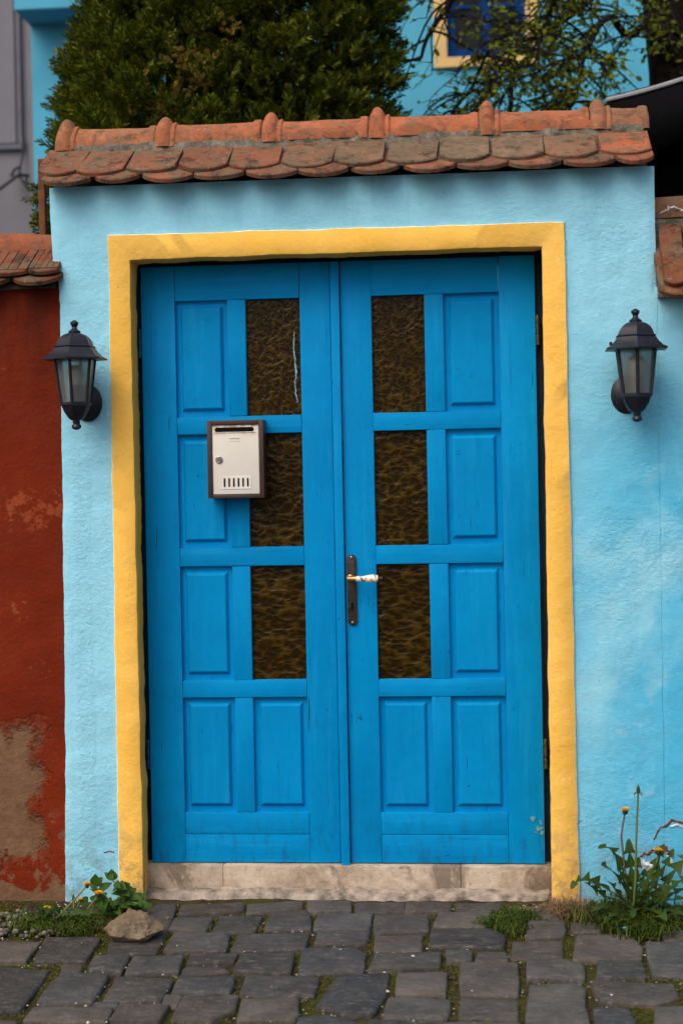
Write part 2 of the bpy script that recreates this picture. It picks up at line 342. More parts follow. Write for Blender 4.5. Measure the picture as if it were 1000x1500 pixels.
simple('bronze_dark', (0.040, 0.026, 0.018), 0.42, 0.5, 0.5, 50, 0.3, 200, metal=0.5); simple('brass_worn', (0.36, 0.19, 0.07), 0.35, 0.5, 0.4, 90, metal=0.8)
q = NT('porcelain', 0.18, 0.5); co = q.co()
c = q.mix(q.rng(q.noise(70, co, 5, 0.6), 0.56, 0.60), (0.72, 0.68, 0.58), (0.03, 0.045, 0.11)); c = q.mix(q.rng(q.noise(95, co, 3, 0.6), 0.62, 0.66), c, (0.30, 0.16, 0.05)); q.color(c); M['porcelain'] = q.mat
simple('hinge_blue', (0.008, 0.05, 0.11), 0.55, 0.4, 0.5, 60); simple('hinge_brass', (0.07, 0.055, 0.025), 0.5, 0.5, 0.5, 90, metal=0.5)
q = NT('step_concrete', 0.9, 0.2); co = q.co()
c = q.ramp(q.noise(7, co, 8, 0.75, 0.3), (0.34, (0.22, 0.165, 0.12)), (0.5, (0.41, 0.325, 0.25)), (0.70, (0.56, 0.47, 0.38)))
c = q.mix(q.rng(q.noise(4.2, q.co('Object', (1, 1, 0.6)), 6, 0.7, 0.6), 0.52, 0.62, 0, 0.7), c, (0.11, 0.078, 0.055))
c = q.mix(q.rng(q.noise(48, co, 8, 0.8), 0.54, 0.66, 0, 0.75), c, (0.10, 0.075, 0.055)); c = q.mix(q.rng(q.noise(26, co, 7, 0.78), 0.56, 0.68, 0, 0.6), c, (0.60, 0.54, 0.46)); q.color(c)
q.bump(q.noise(45, co, 6, 0.7), 0.6, 0.006); M['step_concrete'] = q.mat
q = NT('red_plaster', 0.88, 0.08); co = q.co(); xyz = q.sep(co)
c = q.ramp(q.noise(2.6, co, 6, 0.6), (0.3, (0.115, 0.0125, 0.0034)), (0.7, (0.185, 0.023, 0.0062)))
top_dark = q.math('MULTIPLY', q.rng(q.noise(6, q.co('Object', (2, 2, .4)), 6, .65), .35, .65), q.rng(xyz[2], 1.55, 2.15))  # uneven darker tone, stronger towards the top of the wall
c = q.mix(q.math('MULTIPLY', top_dark, 0.6), c, (0.035, 0.010, 0.006))
fl = q.math('MULTIPLY', q.rng(q.noise(26, co, 7, 0.72), 0.62, 0.64), q.rng(q.noise(3.1, q.co('Object', (1, 1, 1.0)), 3), 0.55, 0.62))
fl2 = q.math('MULTIPLY', q.math('MULTIPLY', q.rng(xyz[2], 1.28, 1.32), q.rng(xyz[2], 1.47, 1.42)), q.rng(q.noise(24, co, 7, 0.75), 0.52, 0.56))
c = q.mix(q.math('MULTIPLY', q.math('MAXIMUM', fl, fl2), .65), c, (0.30, 0.07, 0.028))
dx = q.math('ADD', xyz[0], q.math('MULTIPLY', q.math('SUBTRACT', q.noise(5.5, co, 7, 0.68), 0.5), 0.42))
dz = q.math('ADD', xyz[2], q.math('MULTIPLY', q.math('SUBTRACT', q.noise(6.5, q.co('Object', (1, 1, 1)), 7, 0.68), 0.5), 0.30))
bare = q.math('MULTIPLY', q.rng(dx, -1.06, -1.11), q.math('MULTIPLY', q.rng(dz, 0.62, 0.57), q.rng(dz, 0.14, 0.17)))
bare2 = q.math('MULTIPLY', q.rng(dz, 0.05, 0.04), 1.0)
coat = q.math('MULTIPLY', q.rng(dx, -1.045, -1.06), q.math('MULTIPLY', q.rng(dz, 0.64, 0.63), q.rng(dz, 0.12, 0.13)))
c = q.mix(q.math('MULTIPLY', coat, q.rng(q.noise(40, co, 6, .75), .44, .56, .1, .75)), c, (0.185, 0.045, 0.020))
lowp = q.math('MULTIPLY', q.rng(q.noise(11, co, 7, 0.75), 0.54, 0.56), q.rng(xyz[2], 0.33, 0.22, 0, 0.75))
bc = q.ramp(q.noise(22, co, 8, 0.8), (0.3, (0.115, 0.058, 0.032)), (0.7, (0.205, 0.118, 0.070)))
c = q.mix(q.math('MAXIMUM', bare, q.math('MAXIMUM', bare2, lowp)), c, bc); q.color(c)
q.rough(q.rng(q.noise(8, co, 4), .3, .7, .6, .9)); hh = q.math('SUBTRACT', q.math('MULTIPLY', q.noise(60, co, 8, 0.75), 0.5), q.math('ADD', bare, q.math('MULTIPLY', coat, .35))); q.bump(q.noise(8, co, 6), .6, .015); q.bump(hh, 1.0, 0.011); q.bump(q.noise(190, co, 4, .7), .3, .0015); M['red_plaster'] = q.mat
simple('house_blue', (0.075, 0.34, 0.50), 0.9, 0.2, 0.12, 1.5, 0.3, 20); simple('house_yellow', (0.58, 0.40, 0.17), 0.85, 0.2, 0.12)
simple('window_blue', (0.001, 0.035, 0.15), 0.6, 0.05, 0.2); simple('window_glass', (0.010, 0.012, 0.012), 0.15, 0.12, 0.2)
simple('grey_render', (0.155, 0.15, 0.172), 0.85, 0.2, 0.10, 2.0, 0.2, 30); simple('grey_trim', (0.11, 0.11, 0.13), 0.8, 0.2, 0.1)
simple('cable', (0.02, 0.02, 0.025), 0.6, 0.3, 0.1); simple('rust', (0.12, 0.038, 0.016), 0.8, 0.3, 0.4, 25)
simple('parasol_cloth', (0.004, 0.004, 0.005), 0.95, 0.02, 0.1); simple('parasol_trim', (0.28, 0.29, 0.32), 0.8, 0.2, 0.1); simple('metal_dark', (0.03, 0.03, 0.03), 0.5, 0.5, 0.1)
simple('fence_wood', (0.018, 0.012, 0.009), 0.9, 0.15, 0.5, 14)
q = NT('boulder', 0.88, 0.25); co = q.co()
c = q.ramp(q.noise(14, co, 7, 0.7), (0.32, (0.13, 0.090, 0.055)), (0.52, (0.25, 0.185, 0.12)), (0.70, (0.36, 0.285, 0.20)))
c = q.mix(q.rng(q.noise(70, co, 5, 0.7), 0.60, 0.68, 0, 0.6), c, (0.10, 0.07, 0.045)); q.color(c); q.bump(q.noise(30, co, 8, 0.78), 1.0, 0.022); q.bump(q.noise(130, co, 5, 0.75), .8, .006); M['boulder'] = q.mat
simple('crack_brown', (0.16, 0.055, 0.028), 0.9, 0.1, 0.6, 60, 1.0, 90, bd=.006); simple('lime_white', (0.55, 0.58, 0.60), 0.9, 0.1, 0.25, 40, 1.0, 60, bd=.006)
simple('chip_teal', (0.13, 0.25, 0.25), 0.8, 0.1, 0.35, 90); simple('primer', (0.70, 0.66, 0.52), 0.9, 0.1, 0.2, 30); simple('strip_mortar', (0.24, 0.20, 0.165), 0.95, 0.1, 0.6, 22, 1.0, 50, bd=.012); simple('plastic_blue', (0.03, 0.30, 0.62), 0.35, 0.5, 0.4, 120); simple('paint_streak', (0.26, 0.42, 0.52), 0.7, 0.3, 0.4, 80)

# ------------------------------------------------------------------ ground and pavement
gme = bpy.data.meshes.new('ground'); gme.from_pydata([(-600, -600, -0.05), (600, -600, -0.05), (600, 900, -0.05), (-600, 900, -0.05)], [], [(0, 1, 2, 3)])
tag(put('ground', gme, M['asphalt']), 'dark ground of the street and yards', None, kind='structure')
STONES = [  # outlines of the setts in the photograph, laid down on the ground plane
[(-25,1379),(60,1379),(38,1406),(-30,1408)], [(68,1375),(148,1374),(125,1407),(50,1409)], [(165,1366),(243,1365),(229,1395),(158,1397)],
[(196,1331),(258,1330),(247,1360),(190,1362)], [(228,1323),(262,1322),(255,1328),(224,1329)], [(-30,1415),(73,1418),(31,1477),(-40,1483)],
[(92,1411),(122,1411),(117,1423),(90,1422)], [(141,1398),(190,1398),(177,1423),(129,1418)], [(197,1398),(269,1398),(261,1422),(183,1424)],
[(90,1425),(160,1426),(135,1467),(55,1465)], [(172,1431),(254,1432),(236,1463),(152,1463)], [(50,1475),(164,1475),(156,1495),(35,1494)],
[(138,1467),(174,1467),(172,1473),(135,1472)], [(178,1470),(247,1472),(231,1494),(163,1494)], [(-40,1489),(25,1495),(10,1530),(-60,1530)], [(32,1499),(148,1500),(132,1535),(20,1535)],
[(158,1500),(245,1500),(232,1535),(142,1535)],
[(267,1327),(357,1322),(357,1334),(262,1340)], [(363,1323),(442,1318),(442,1329),(362,1338)], [(256,1343),(311,1343),(301,1362),(247,1361)],
[(324,1341),(385,1340),(372,1365),(311,1364)], [(400,1333),(452,1332),(456,1360),(386,1360)], [(256,1366),(338,1368),(329,1393),(241,1392)],
[(350,1368),(453,1367),(445,1388),(338,1392)], [(280,1397),(348,1396),(341,1410),(275,1411)], [(272,1414),(322,1414),(337,1422),(264,1430)],
[(353,1397),(430,1395),(424,1425),(344,1423)], [(262,1434),(344,1429),(336,1454),(252,1453)], [(243,1456),(269,1458),(259,1472),(237,1470)],
[(269,1460),(349,1457),(343,1480),(310,1495),(252,1493)], [(362,1427),(466,1430),(459,1458),(352,1456)], [(356,1464),(437,1462),(436,1486),(430,1492),(348,1493)],
[(252,1500),(335,1500),(330,1535),(240,1535)], [(345,1500),(420,1499),(415,1535),(338,1535)],
[(451,1321),(512,1321),(513,1334),(453,1336)], [(521,1321),(592,1322),(592,1335),(521,1335)], [(596,1322),(661,1323),(659,1334),(595,1335)],
[(466,1339),(545,1338),(540,1359),(459,1359)], [(549,1339),(627,1338),(626,1363),(547,1365)], [(466,1363),(540,1363),(536,1381),(461,1382)],
[(550,1369),(618,1368),(616,1391),(548,1391)], [(444,1388),(518,1388),(535,1397),(532,1421),(438,1426)], [(550,1397),(644,1395),(643,1418),(541,1419)],
[(495,1425),(570,1423),(564,1455),(546,1485),(517,1487),(465,1470)], [(582,1425),(654,1424),(652,1458),(579,1455)], [(570,1460),(660,1462),(653,1490),(560,1488)],
[(438,1489),(482,1486),(528,1500),(518,1535),(425,1535)], [(540,1492),(640,1498),(640,1535),(525,1535)],
[(666,1323),(735,1322),(733,1330),(668,1332)], [(645,1336),(722,1333),(712,1357),(634,1356)], [(633,1361),(720,1361),(738,1372),(736,1388),(629,1386)],
[(654,1393),(691,1392),(689,1407),(655,1408)], [(700,1392),(740,1393),(743,1406),(696,1407)], [(675,1410),(757,1410),(758,1457),(674,1456)],
[(675,1461),(757,1461),(757,1491),(674,1489)], [(775,1350),(827,1350),(825,1371),(770,1373)], [(751,1377),(822,1378),(824,1401),(748,1403)],
[(772,1406),(825,1405),(853,1414),(854,1434),(772,1432)], [(776,1441),(845,1440),(857,1450),(855,1472),(866,1510),(768,1510)],
[(745,1327),(820,1328),(818,1346),(790,1347),(748,1343)], [(845,1369),(920,1366),(940,1385),(938,1404),(838,1405)], [(876,1408),(939,1408),(947,1430),(873,1432)],
[(866,1438),(985,1441),(992,1460),(960,1471),(878,1467)], [(945,1382),(1030,1381),(1035,1430),(955,1428)], [(869,1475),(920,1475),(934,1506),(928,1540),(872,1540)],
[(957,1473),(1040,1472),(1045,1540),(962,1540)], [(836,1350),(880,1352),(878,1364),(838,1365)], [(965,1364),(1030,1363),(1030,1376),(975,1379)],
[(650,1497),(760,1496),(762,1540),(645,1540)], [(1000,1437),(1060,1436),(1065,1465),(1005,1464)]]
SHUE = [(.82, .81, .82), (.90, .83, .80), (.74, .78, .84), (.9, .9, .9), (.92, .85, .82), (.68, .74, .82), (.8, .8, .8), (1.05, 1.0, .96), (.72, .72, .74)]
def stone_mesh(poly, seed):
    P = [Vector((p[0], p[1], 0)) for p in poly]; n = len(P)
    cen = sum(P, Vector())/n; out = []
    for i in range(n):
        a, b, c = P[i-1], P[i], P[(i+1) % n]
        e1, e2 = (a-b), (c-b); rr = min(0.008, e1.length*.2, e2.length*.2)
        out += [b+e1.normalized()*rr, b+(e1.normalized()+e2.normalized())*rr*0.25, b+e2.normalized()*rr]
        k = max(1, int((c-b).length/0.045))
        for j in range(1, k): out.append(b.lerp(c, j/k))
    pts = []
    for i, p in enumerate(out):
        d = (p-cen).normalized(); pts.append(p+d*(0.0048+0.0045*nz(p.x*22, p.y*22, seed)+.002*nz(p.x*70, p.y*70, seed)))
    k = len(pts); V = []; tilt = (random.uniform(-.02, .02), random.uniform(-.02, .02)); z0 = random.uniform(-.003, .005)
    def zt(p): return z0+(p.x-cen.x)*tilt[0]+(p.y-cen.y)*tilt[1]+0.0028*nz(p.x*9, p.y*9, seed+3)
    for ins, dz in ((0, -0.05), (0, -0.007), (0.003, -0.0022), (0.009, 0.0), (0.035, 0.0010)):
        for p in pts:
            d = cen-p; f = min(ins/max(d.length, 1e-4), .6); q_ = p+d*f; V.append((q_.x, q_.y, -0.05 if dz == -0.05 else zt(q_)+dz))
    V.append((cen.x, cen.y, zt(cen)+.0015)); F = []
    for r in range(4):
        for i in range(k): F.append((r*k+i, r*k+(i+1) % k, (r+1)*k+(i+1) % k, (r+1)*k+i))
    for i in range(k): F.append((4*k+i, 4*k+(i+1) % k, 5*k))
    mb = MB(); mb.add(V, F); me = mb.mesh('paving_stone', smooth=50); return me
# joint bed
PX0, PX1, PY0, PY1 = -2.6, 2.8, -3.2, 0.14
def bed():
    nx, ny = 220, 130; V = []; F = []
    for j in range(ny+1):
        for i in range(nx+1):
            x = PX0+(PX1-PX0)*i/nx; y = PY0+(PY1-PY0)*j/ny; V.append((x, y, -0.015+0.006*nz(x*8, y*8, 1)+0.005*nz(x*30, y*30, 2)))
    for j in range(ny):
        for i in range(nx): a = j*(nx+1)+i; F.append((a, a+1, a+nx+2, a+nx+1))
    return np_mesh('pavement', np.array(V), np.array(F), True)
pav = tag(put('pavement', bed(), M['joint_soil']), 'old stone sett pavement with mossy joints in front of the door', kind='structure')
POLYS = []
for i, pl in enumerate(STONES):
    g = [gr(*p) for p in reversed(pl)]; POLYS.append([(p.x, p.y) for p in g])
    me = stone_mesh(g, i*3.7); o = put('paving_stone', me, M['paving'], pav); h = random.choice(SHUE); k = random.uniform(.58, 1.12); o.color = (h[0]*k, h[1]*k, h[2]*k, 1)
# setts out of the frame, so that the street goes on
mb_all = []
bx0, bx1 = gr(-30, 1400).x-.02, 1.02
y = -1.16; row = 0
def rest_row(x0, x1, ya, yb):
    x = x0
    while x < x1-.06:
        w = random.uniform(.13, .26); xe = min(x+w, x1)
        g = [Vector((x+.008+random.uniform(-.006, .006), ya+.008+random.uniform(-.008, .008), 0)), Vector((xe-.008, ya+.008+random.uniform(-.008, .008), 0)), Vector((xe-.008+random.uniform(-.006, .006), yb-.008, 0)), Vector((x+.008, yb-.008, 0))]
        mb_all.append(stone_mesh(g, random.uniform(0, 99))); x = xe
while y > -3.1:
    d = random.uniform(.15, .2); rest_row(-2.5+random.uniform(0, .1), 2.7, y-d, y); y -= d
y = -.02
while y > -1.15:
    d = random.uniform(.15, .19); xl = gr(-30, 1320+(-y)*165).x; xr = gr(1045, 1320+(-y)*165).x
    rest_row(-2.5, xl-.02, y-d, y); rest_row(xr+.02, 2.7, y-d, y); y -= d
bm = bmesh.new()
for me in mb_all: bm.from_mesh(me)
rme = bpy.data.meshes.new('paving_stones_beyond'); bm.to_mesh(rme); bm.free()
for p in rme.polygons: p.use_smooth = True
tag(put('paving_stones_beyond', rme, M['paving'], pav), kind='stuff')

# ------------------------------------------------------------------ walls
def wob(x, z, s=0.0): return 0.007*nz(x*1.7, z*1.7, s)+0.0035*nz(x*6, z*6, s+5)+0.0016*nz(x*19, z*19, s+9)
def wall_grid(x0f, x1f, z0, z1, y0, depth, seed, hole=None, cell=0.0135):
    """front sheet with uneven plaster, its edges turned back into the wall"""
    zs = np.linspace(z0, z1, int((z1-z0)/cell)+1); nx = int((x1f(1.0)-x0f(1.0))/cell); V = []; F = []; w = nx+1
    for z in zs:
        a, b = x0f(z), x1f(z)
        for i in range(w):
            x = a+(b-a)*i/nx; e = min(i, nx-i) if not (i > nx/2 and z < 2.06) else 9; V.append((x, y0+wob(x, z, seed)+(0.006 if e == 0 else 0.0015 if e == 1 else 0), z))
    for j in range(len(zs)-1):
        for i in range(nx):
            a = j*w+i; cx = (V[a][0]+V[a+1][0])/2; cz = (zs[j]+zs[j+1])/2
            if hole and hole[0] < cx < hole[1] and cz < hole[2]: continue
            F.append((a, a+1, a+w+1, a+w))
    for col_, flip in ((0, 1), (nx, 0)):
        n0 = len(V)
        for j in range(len(zs)): p = V[j*w+col_]; V.append((p[0], y0+depth, p[2]))
        for j in range(len(zs)-1):
            q_ = (j*w+col_, (j+1)*w+col_, n0+j+1, n0+j); F.append(q_ if not flip else q_[::-1])
    n0 = len(V); t = (len(zs)-1)*w
    for i in range(w): V.append((V[t+i][0], y0+depth, z1))
    for i in range(nx): F.append((t+i, t+i+1, n0+i+1, n0+i))
    V += [(x0f(z0), y0+depth, z0), (x1f(z0), y0+depth, z0), (x1f(z1), y0+depth, z1), (x0f(z1), y0+depth, z1)]; k = len(V)
    if not hole: F.append((k-4, k-1, k-2, k-3))
    else:
        xa, xb, zt = hole; V += [(xa, y0+depth, z0), (xa, y0+depth, zt), (xb, y0+depth, zt), (xb, y0+depth, z0), (xa, y0+depth, z1), (xb, y0+depth, z1)]
        F += [(k-4, k-1, k+4, k), (k+3, k+5, k-2, k-3), (k+1, k+4, k+5, k+2)]
        n0 = len(V); V += [(xa, y0+.03, z0), (xa, y0+.03, zt), (xb, y0+.03, zt), (xb, y0+.03, z0)]
        F += [(n0, k, k+1, n0+1), (n0+1, k+1, k+2, n0+2), (n0+2, k+2, k+3, n0+3)]
    me = bpy.data.meshes.new('wall'); me.from_pydata(V, [], F)
    bm = bmesh.new(); bm.from_mesh(me); bmesh.ops.recalc_face_normals(bm, faces=bm.faces); bm.to_mesh(me); bm.free()
    for p in me.polygons: p.use_smooth = True
    me.set_sharp_from_angle(angle=R(50)); return me
def interp(tab, z):
    for (a, va), (b, vb) in zip(tab, tab[1:]):
        if a <= z <= b: return va+(vb-va)*(z-a)/(b-a)
    return tab[0][1] if z < tab[0][0] else tab[-1][1]
LEFT = [(0, -.998), (.6, -.984), (1.24, -.979), (2.13, -.972), (2.19, -.976), (2.22, -.993), (2.5, -1.002)]
RIGHT = [(0, 1.085), (2.05, 1.092), (2.5, 1.092)]
gw = thing('gate_wall', (0, 0, 0), 'light blue plastered gate wall with yellow door surround and terracotta tile coping', 'wall')
WALLTOP = 2.50
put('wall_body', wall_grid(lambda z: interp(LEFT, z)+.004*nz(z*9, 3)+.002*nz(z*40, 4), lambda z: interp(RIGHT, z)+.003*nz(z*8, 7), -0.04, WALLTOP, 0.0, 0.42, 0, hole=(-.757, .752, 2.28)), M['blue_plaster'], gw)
# yellow surround swept up, over and down: outer line, front face, reveal
def surround():
    IN = [(-.712, -.03), (-.716, 2.236), (.709, 2.238), (.702, -.03)]; OUT = [(-.801, -.03), (-.791, 2.325), (.787, 2.320), (.796, -.03)]
    V = []; F = []; ring = 7
    def lerp(a, b, t): return (a[0]+(b[0]-a[0])*t, a[1]+(b[1]-a[1])*t)
    st = []
    for s in range(3):
        L = math.dist(IN[s], IN[s+1]); n = int(L/.02)
        for j in range(n+(s == 2)): st.append((s, j/n))
    for s, t in st:
        i_, o_ = lerp(IN[s], IN[s+1], t), lerp(OUT[s], OUT[s+1], t)
        dx, dz = o_[0]-i_[0], o_[1]-i_[1]; L = math.hypot(dx, dz); dx /= L; dz /= L
        w1 = .0045*nz(i_[0]*7, i_[1]*7, 11)+.002*nz(i_[0]*30, i_[1]*30, 12); w2 = .004*nz(o_[0]*5, o_[1]*5, 21)+.0025*nz(o_[0]*26, o_[1]*26, 22)
        fy = lambda x, z: -0.012+wob(x, z, 0)*.8+.002*nz(x*15, z*15, 31)
        I = (i_[0]+dx*w1, i_[1]+dz*w1); O = (o_[0]+dx*w2, o_[1]+dz*w2)
        back = .012 if s != 1 else .005
        for (x, z, y_) in ((O[0], O[1], .012), (O[0], O[1], fy(*O)+.003), (O[0]-dx*.003, O[1]-dz*.003, fy(*O)), (I[0]+dx*.010, I[1]+dz*.010, fy(*I)), (I[0]+dx*.002, I[1]+dz*.002, fy(*I)+.003),
                (I[0], I[1], fy(*I)+.012), (i_[0]+dx*(back+w1*1.6), i_[1]+dz*(back+w1*1.6), .125)):
            V.append((x, y_, z))
    for k in range(len(st)-1):
        for r in range(ring-1): F.append((k*ring+r, k*ring+r+1, (k+1)*ring+r+1, (k+1)*ring+r))
    mb = MB(); mb.add(V, F); mb.m = [1 if k % (ring-1) < 2 else 0 for k in range(len(F))]; return mb
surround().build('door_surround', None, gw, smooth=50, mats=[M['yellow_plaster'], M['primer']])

# coping tiles
def tile_mesh(name, w, L, t, sag, mat, ribs=0, seg=10):
    """beaver-tail tile: x across, -y towards the rounded tip (at y=0), +y up the slope, top at z=t"""
    pts = []
    for i in range(seg+1):
        u = i/seg*2-1; pts.append((u*w/2, sag*(abs(u)**2.4)))
    V = []; n = len(pts); e = .004
    for (ins, z) in ((0, 0), (0, t-e), (e, t)):
        for x, y_ in pts: V.append((x*(1-ins*2/w), y_+ins, z))
    for z in (0, t-e, t): V += [(-w/2, L, z), (w/2, L, z)]
    b = 3*n; F = []
    for r in range(2):
        for i in range(n-1): F.append((r*n+i, r*n+i+1, (r+1)*n+i+1, (r+1)*n+i))
    F.append(tuple(2*n+i for i in range(n))+(b+5, b+4)); F.append(tuple(n-1-i for i in range(n))+(b, b+1))
    for r in range(2):
        F.append((r*n+n-1, b+2*r+1, b+2*r+3, (r+1)*n+n-1)); F.append((b+2*r, r*n, (r+1)*n, b+2*r+2)); F.append((b+2*r+1, b+2*r, b+2*r+2, b+2*r+3))
    mb = MB(); mb.add(V, F)
    for k in range(ribs):
        x = -w/2+w*(k+.5)/ribs; mb.box(x-w/ribs/2+.002, x+w/ribs/2-.002, sag*.95, L, t-.002, t+.003)
    me = mb.mesh(name, smooth=30); me.materials.append(mat); return me
SL = R(30.5)
tmeshes = [tile_mesh('roof_tile', .174+random.uniform(-.004, .004), .235, .017, .050+random.uniform(-.010, .010), M['tile_clay']) for _ in range(5)]
UP_X = [-.962]+[-.812+.1808*i for i in range(11)]
UC = [(1.0, .85, .75), (1.1, .88, .8), (1.0, .9, .85), (.95, .8, .75), (1.1, .8, .72), (.9, .95, .95), (.85, 1.05, 1.1), (.72, 1.05, 1.2), (.8, 1.25, 1.4), (.95, 1.35, 1.5), (1.0, 1.15, 1.15), (1.6, 1.0, .75)]
for i, x in enumerate(UP_X):
    dy = random.uniform(-.006, .006)
    o = inst('roof_tile', tmeshes[i % 5] if i else tmeshes[0], gw, (x, -.052+dy, 2.522+dy*.5+random.uniform(-.002, .002)), (SL+random.uniform(-.025, .025), random.uniform(-.03, .03), random.uniform(-.035, .035)), (1 if i else .86, 1, 1), UC[i])
o = gw
for i in range(13):
    x = -.925+.1795*i; sc = 1.0
    if i >= 11: continue
    dy = random.uniform(-.008, .008); k = random.uniform(.75, 1.05)
    inst('roof_tile', tmeshes[(i*2+1) % 5], gw, (x, -.084+dy, 2.489+dy*.5), (SL-.03+random.uniform(-.03, .03), random.uniform(-.035, .035), random.uniform(-.04, .04)), (1, 1, 1), (k*1.05, k*.9, k*.85))
inst('roof_tile', tmeshes[0], gw, (1.022, -.084, 2.491), (SL-.03, 0, 0), (.72, 1, 1), (1.2, .9, .8))
for i in range(11):                                            # the far slope of the coping
    inst('roof_tile', tmeshes[i % 5], gw, (-.972+.187*i, .495, 2.50), (SL, 0, math.pi), (1, 1, 1), (.9, .9, .9))
# mortar bed under the ridge and packing under the tiles
def lumpy(x0, x1, prof, name, mat, parent, seed, amp=.006, n=140):
    V = []; F = []; k = len(prof)
    for i in range(n+1):
        x = x0+(x1-x0)*i/n
        for y_, z in prof: V.append((x+amp*.4*nz(x*20, z*30, seed+8), y_+amp*nz(x*14, z*40, seed)+amp*.6*nz(x*50, z*60, seed+1), z+amp*nz(x*13, y_*40, seed+2)))
    for i in range(n):
        for j in range(k): F.append((i*k+j, i*k+(j+1) % k, (i+1)*k+(j+1) % k, (i+1)*k+j))
    F += [tuple(range(k)), tuple(range(n*k+k-1, n*k-1, -1))]
    mb = MB(); mb.add(V, F); return mb.build(name, mat, parent, smooth=60)
lumpy(-1.0, 1.075, [(.03, 2.47), (.125, 2.585), (.132, 2.672), (.17, 2.695), (.27, 2.695), (.31, 2.66), (.45, 2.47)], 'mortar_bed', M['mortar'], gw, 2, .007)
def ridge_mesh(L, name='ridge_tile', brk=0, r0=.083, h0=.090, collar=True, cs=.026):
    """half-round ridge tile lying along +x with a raised collar at its left end"""
    pr = []
    if collar: pr = [(-.030, 1.02, 0), (-.026, 1.08, .15), (-.020, 1.13, .5), (-.012, 1.16, .85), (-.002, 1.17, 1.0), (.008, 1.16, .9), (.016, 1.14, .6), (.024, 1.09, .18), (.027, 1.06, .08), (.034, 1.10, .16), (.041, 1.09, .14), (.046, 1.03, .02)]
    else: pr = [(0, 1.0, 0)]
    x = .09
    while x < L-.035: pr.append((x, 1.02-.04*x/L, 0)); x += .03
    pr += [(L-.03, .985, 0), (L-.024, 1.05, .05), (L-.008, 1.06, .06), (L, 1.04, .04), (L+.004, .98, 0)]
    V = []; F = []; na = 16; sd = random.uniform(0, 50)
    for (x, k, b) in pr:
        for j in range(na+1):
            a = math.pi*j/na; cy, sz = -math.cos(a), math.sin(a)
            f = 1+.02*nz(x*9, j*.4, sd)
            V.append((x+.003*nz(j*.8, x*10, sd+4), cy*r0*k*f, sz*h0*k*f+b*cs*max(0, sz)**1.6+.004*nz(x*7, 1, sd)))
    n = len(pr)
    for i in range(n-1):
        for j in range(na): a = i*(na+1)+j; F.append((a, a+1, a+na+2, a+na+1))
    k0 = len(V)                                     # inner skin gives the clay its thickness
    for (x, k, b) in (pr[0], pr[-1]):
        for j in range(na+1):
            a = math.pi*j/na; V.append((x, -math.cos(a)*(r0*k-.014), math.sin(a)*(h0*k+b*cs-.014)))
    for j in range(na):
        F.append((j, k0+j, k0+j+1, j+1)); e = (n-1)*(na+1); f = k0+na+1; F.append((e+j, e+j+1, f+j+1, f+j)); F.append((k0+j, f+j, f+j+1, k0+j+1))
    for j in (0, na):
        pass
    mb = MB(); mb.add(V, F); me = mb.mesh(name, smooth=40); me.materials.append(M['ridge_clay']); return me
BX = [-.985, -.620, -.236, .148, .536, .924, 1.092]
RCOL = [(.95, 1.1, 1.1), (1.05, 1, .95), (1.1, 1, .95), (1.1, 1, .95), (1.05, 1, 1), (.85, 1.0, 1.1)]
for i in range(6):
    L = BX[i+1]-BX[i]-(.034 if i < 5 else 0)
    inst('ridge_tile', ridge_mesh(L, cs=random.uniform(.018, .032), h0=random.uniform(.087, .093)), gw, (BX[i], .22, 2.660+random.uniform(-.003, .003)), (random.uniform(-.04, .04), random.uniform(-.008, .008), random.uniform(-.01, .01)), (1, 1, 1), RCOL[i])
# broken clay skins on the ridge: raised flakes along their lower half
def flake(x0, x1, seed, lift=.006):
    V = []; F = []; n = 26; top = []; r0, h0 = .0855, .0925
    rows = 5
    for i in range(n+1):
        u = i/n; x = x0+(x1-x0)*u; hi = (.18+.42*math.sin(math.pi*u)**.6+.10*nz(x*16, 2, seed))
        for j in range(rows):
            a = .05+hi*j/(rows-1); e = .0 if j == rows-1 or i in (0, n) else lift
            V.append((x, .22-math.cos(a)*(r0+e-.001), 2.660+math.sin(a)*(h0+e-.001)))
    for i in range(n):
        for j in range(rows-1): a = i*rows+j; F.append((a, a+rows, a+rows+1, a+1))
    mb = MB(); mb.add(V, F); o = mb.build('clay_flake', M['ridge_clay'], gw, smooth=25); o.color = (.95, .9, .85, 1)
for k, (a, b) in enumerate(((-.17, .08), (.20, .36), (.58, .80), (.80, .90))): flake(a, b, k*5)
# hairline stains and the broken plaster low on the right
def crack(pts, w, name, mat, parent, seed, proud=.006):
    V = []; F = []; P = []
    for a, b in zip(pts, pts[1:]):
        for j in range(6): P.append(a.lerp(b, j/6))
    P.append(pts[-1]); n = len(P)
    for i, p in enumerate(P):
        ww = w*(.45+.8*abs(nz(i*.6, seed)))*(1 if 0 < i < n-1 else .2); t = (P[min(i+1, n-1)]-P[max(0, i-1)]).normalized(); nn = Vector((-t.z, 0, t.x)); p = p+nn*w*.6*nz(i*.5, seed+9)
        yb = wob(p.x, p.z, 0)
        V += [tuple(p+nn*ww+Vector((0, yb+.002, 0))), tuple(p+nn*ww*.3+Vector((0, yb-proud*(.4+abs(nz(i*.9, seed+2))), 0))), tuple(p-nn*ww*.4+Vector((0, yb-.001, 0))), tuple(p-nn*ww+Vector((0, yb+.002, 0)))]
    for i in range(n-1):
        for j in range(3): a = i*4+j; F.append((a, a+1, a+5, a+4))
    mb = MB(); mb.add(V, F); return mb.build(name, mat, parent, smooth=20)
crack([at(957,1231), at(961,1222), at(966,1213), at(976,1209), at(983,1202), at(990,1203), at(1003,1207)], .0085, 'plaster_crack', M['crack_brown'], gw, 3)
crack([at(936,1254), at(950,1250), at(960,1243), at(972,1242), at(981,1252)], .012, 'plaster_crack', M['crack_brown'], gw, 8)
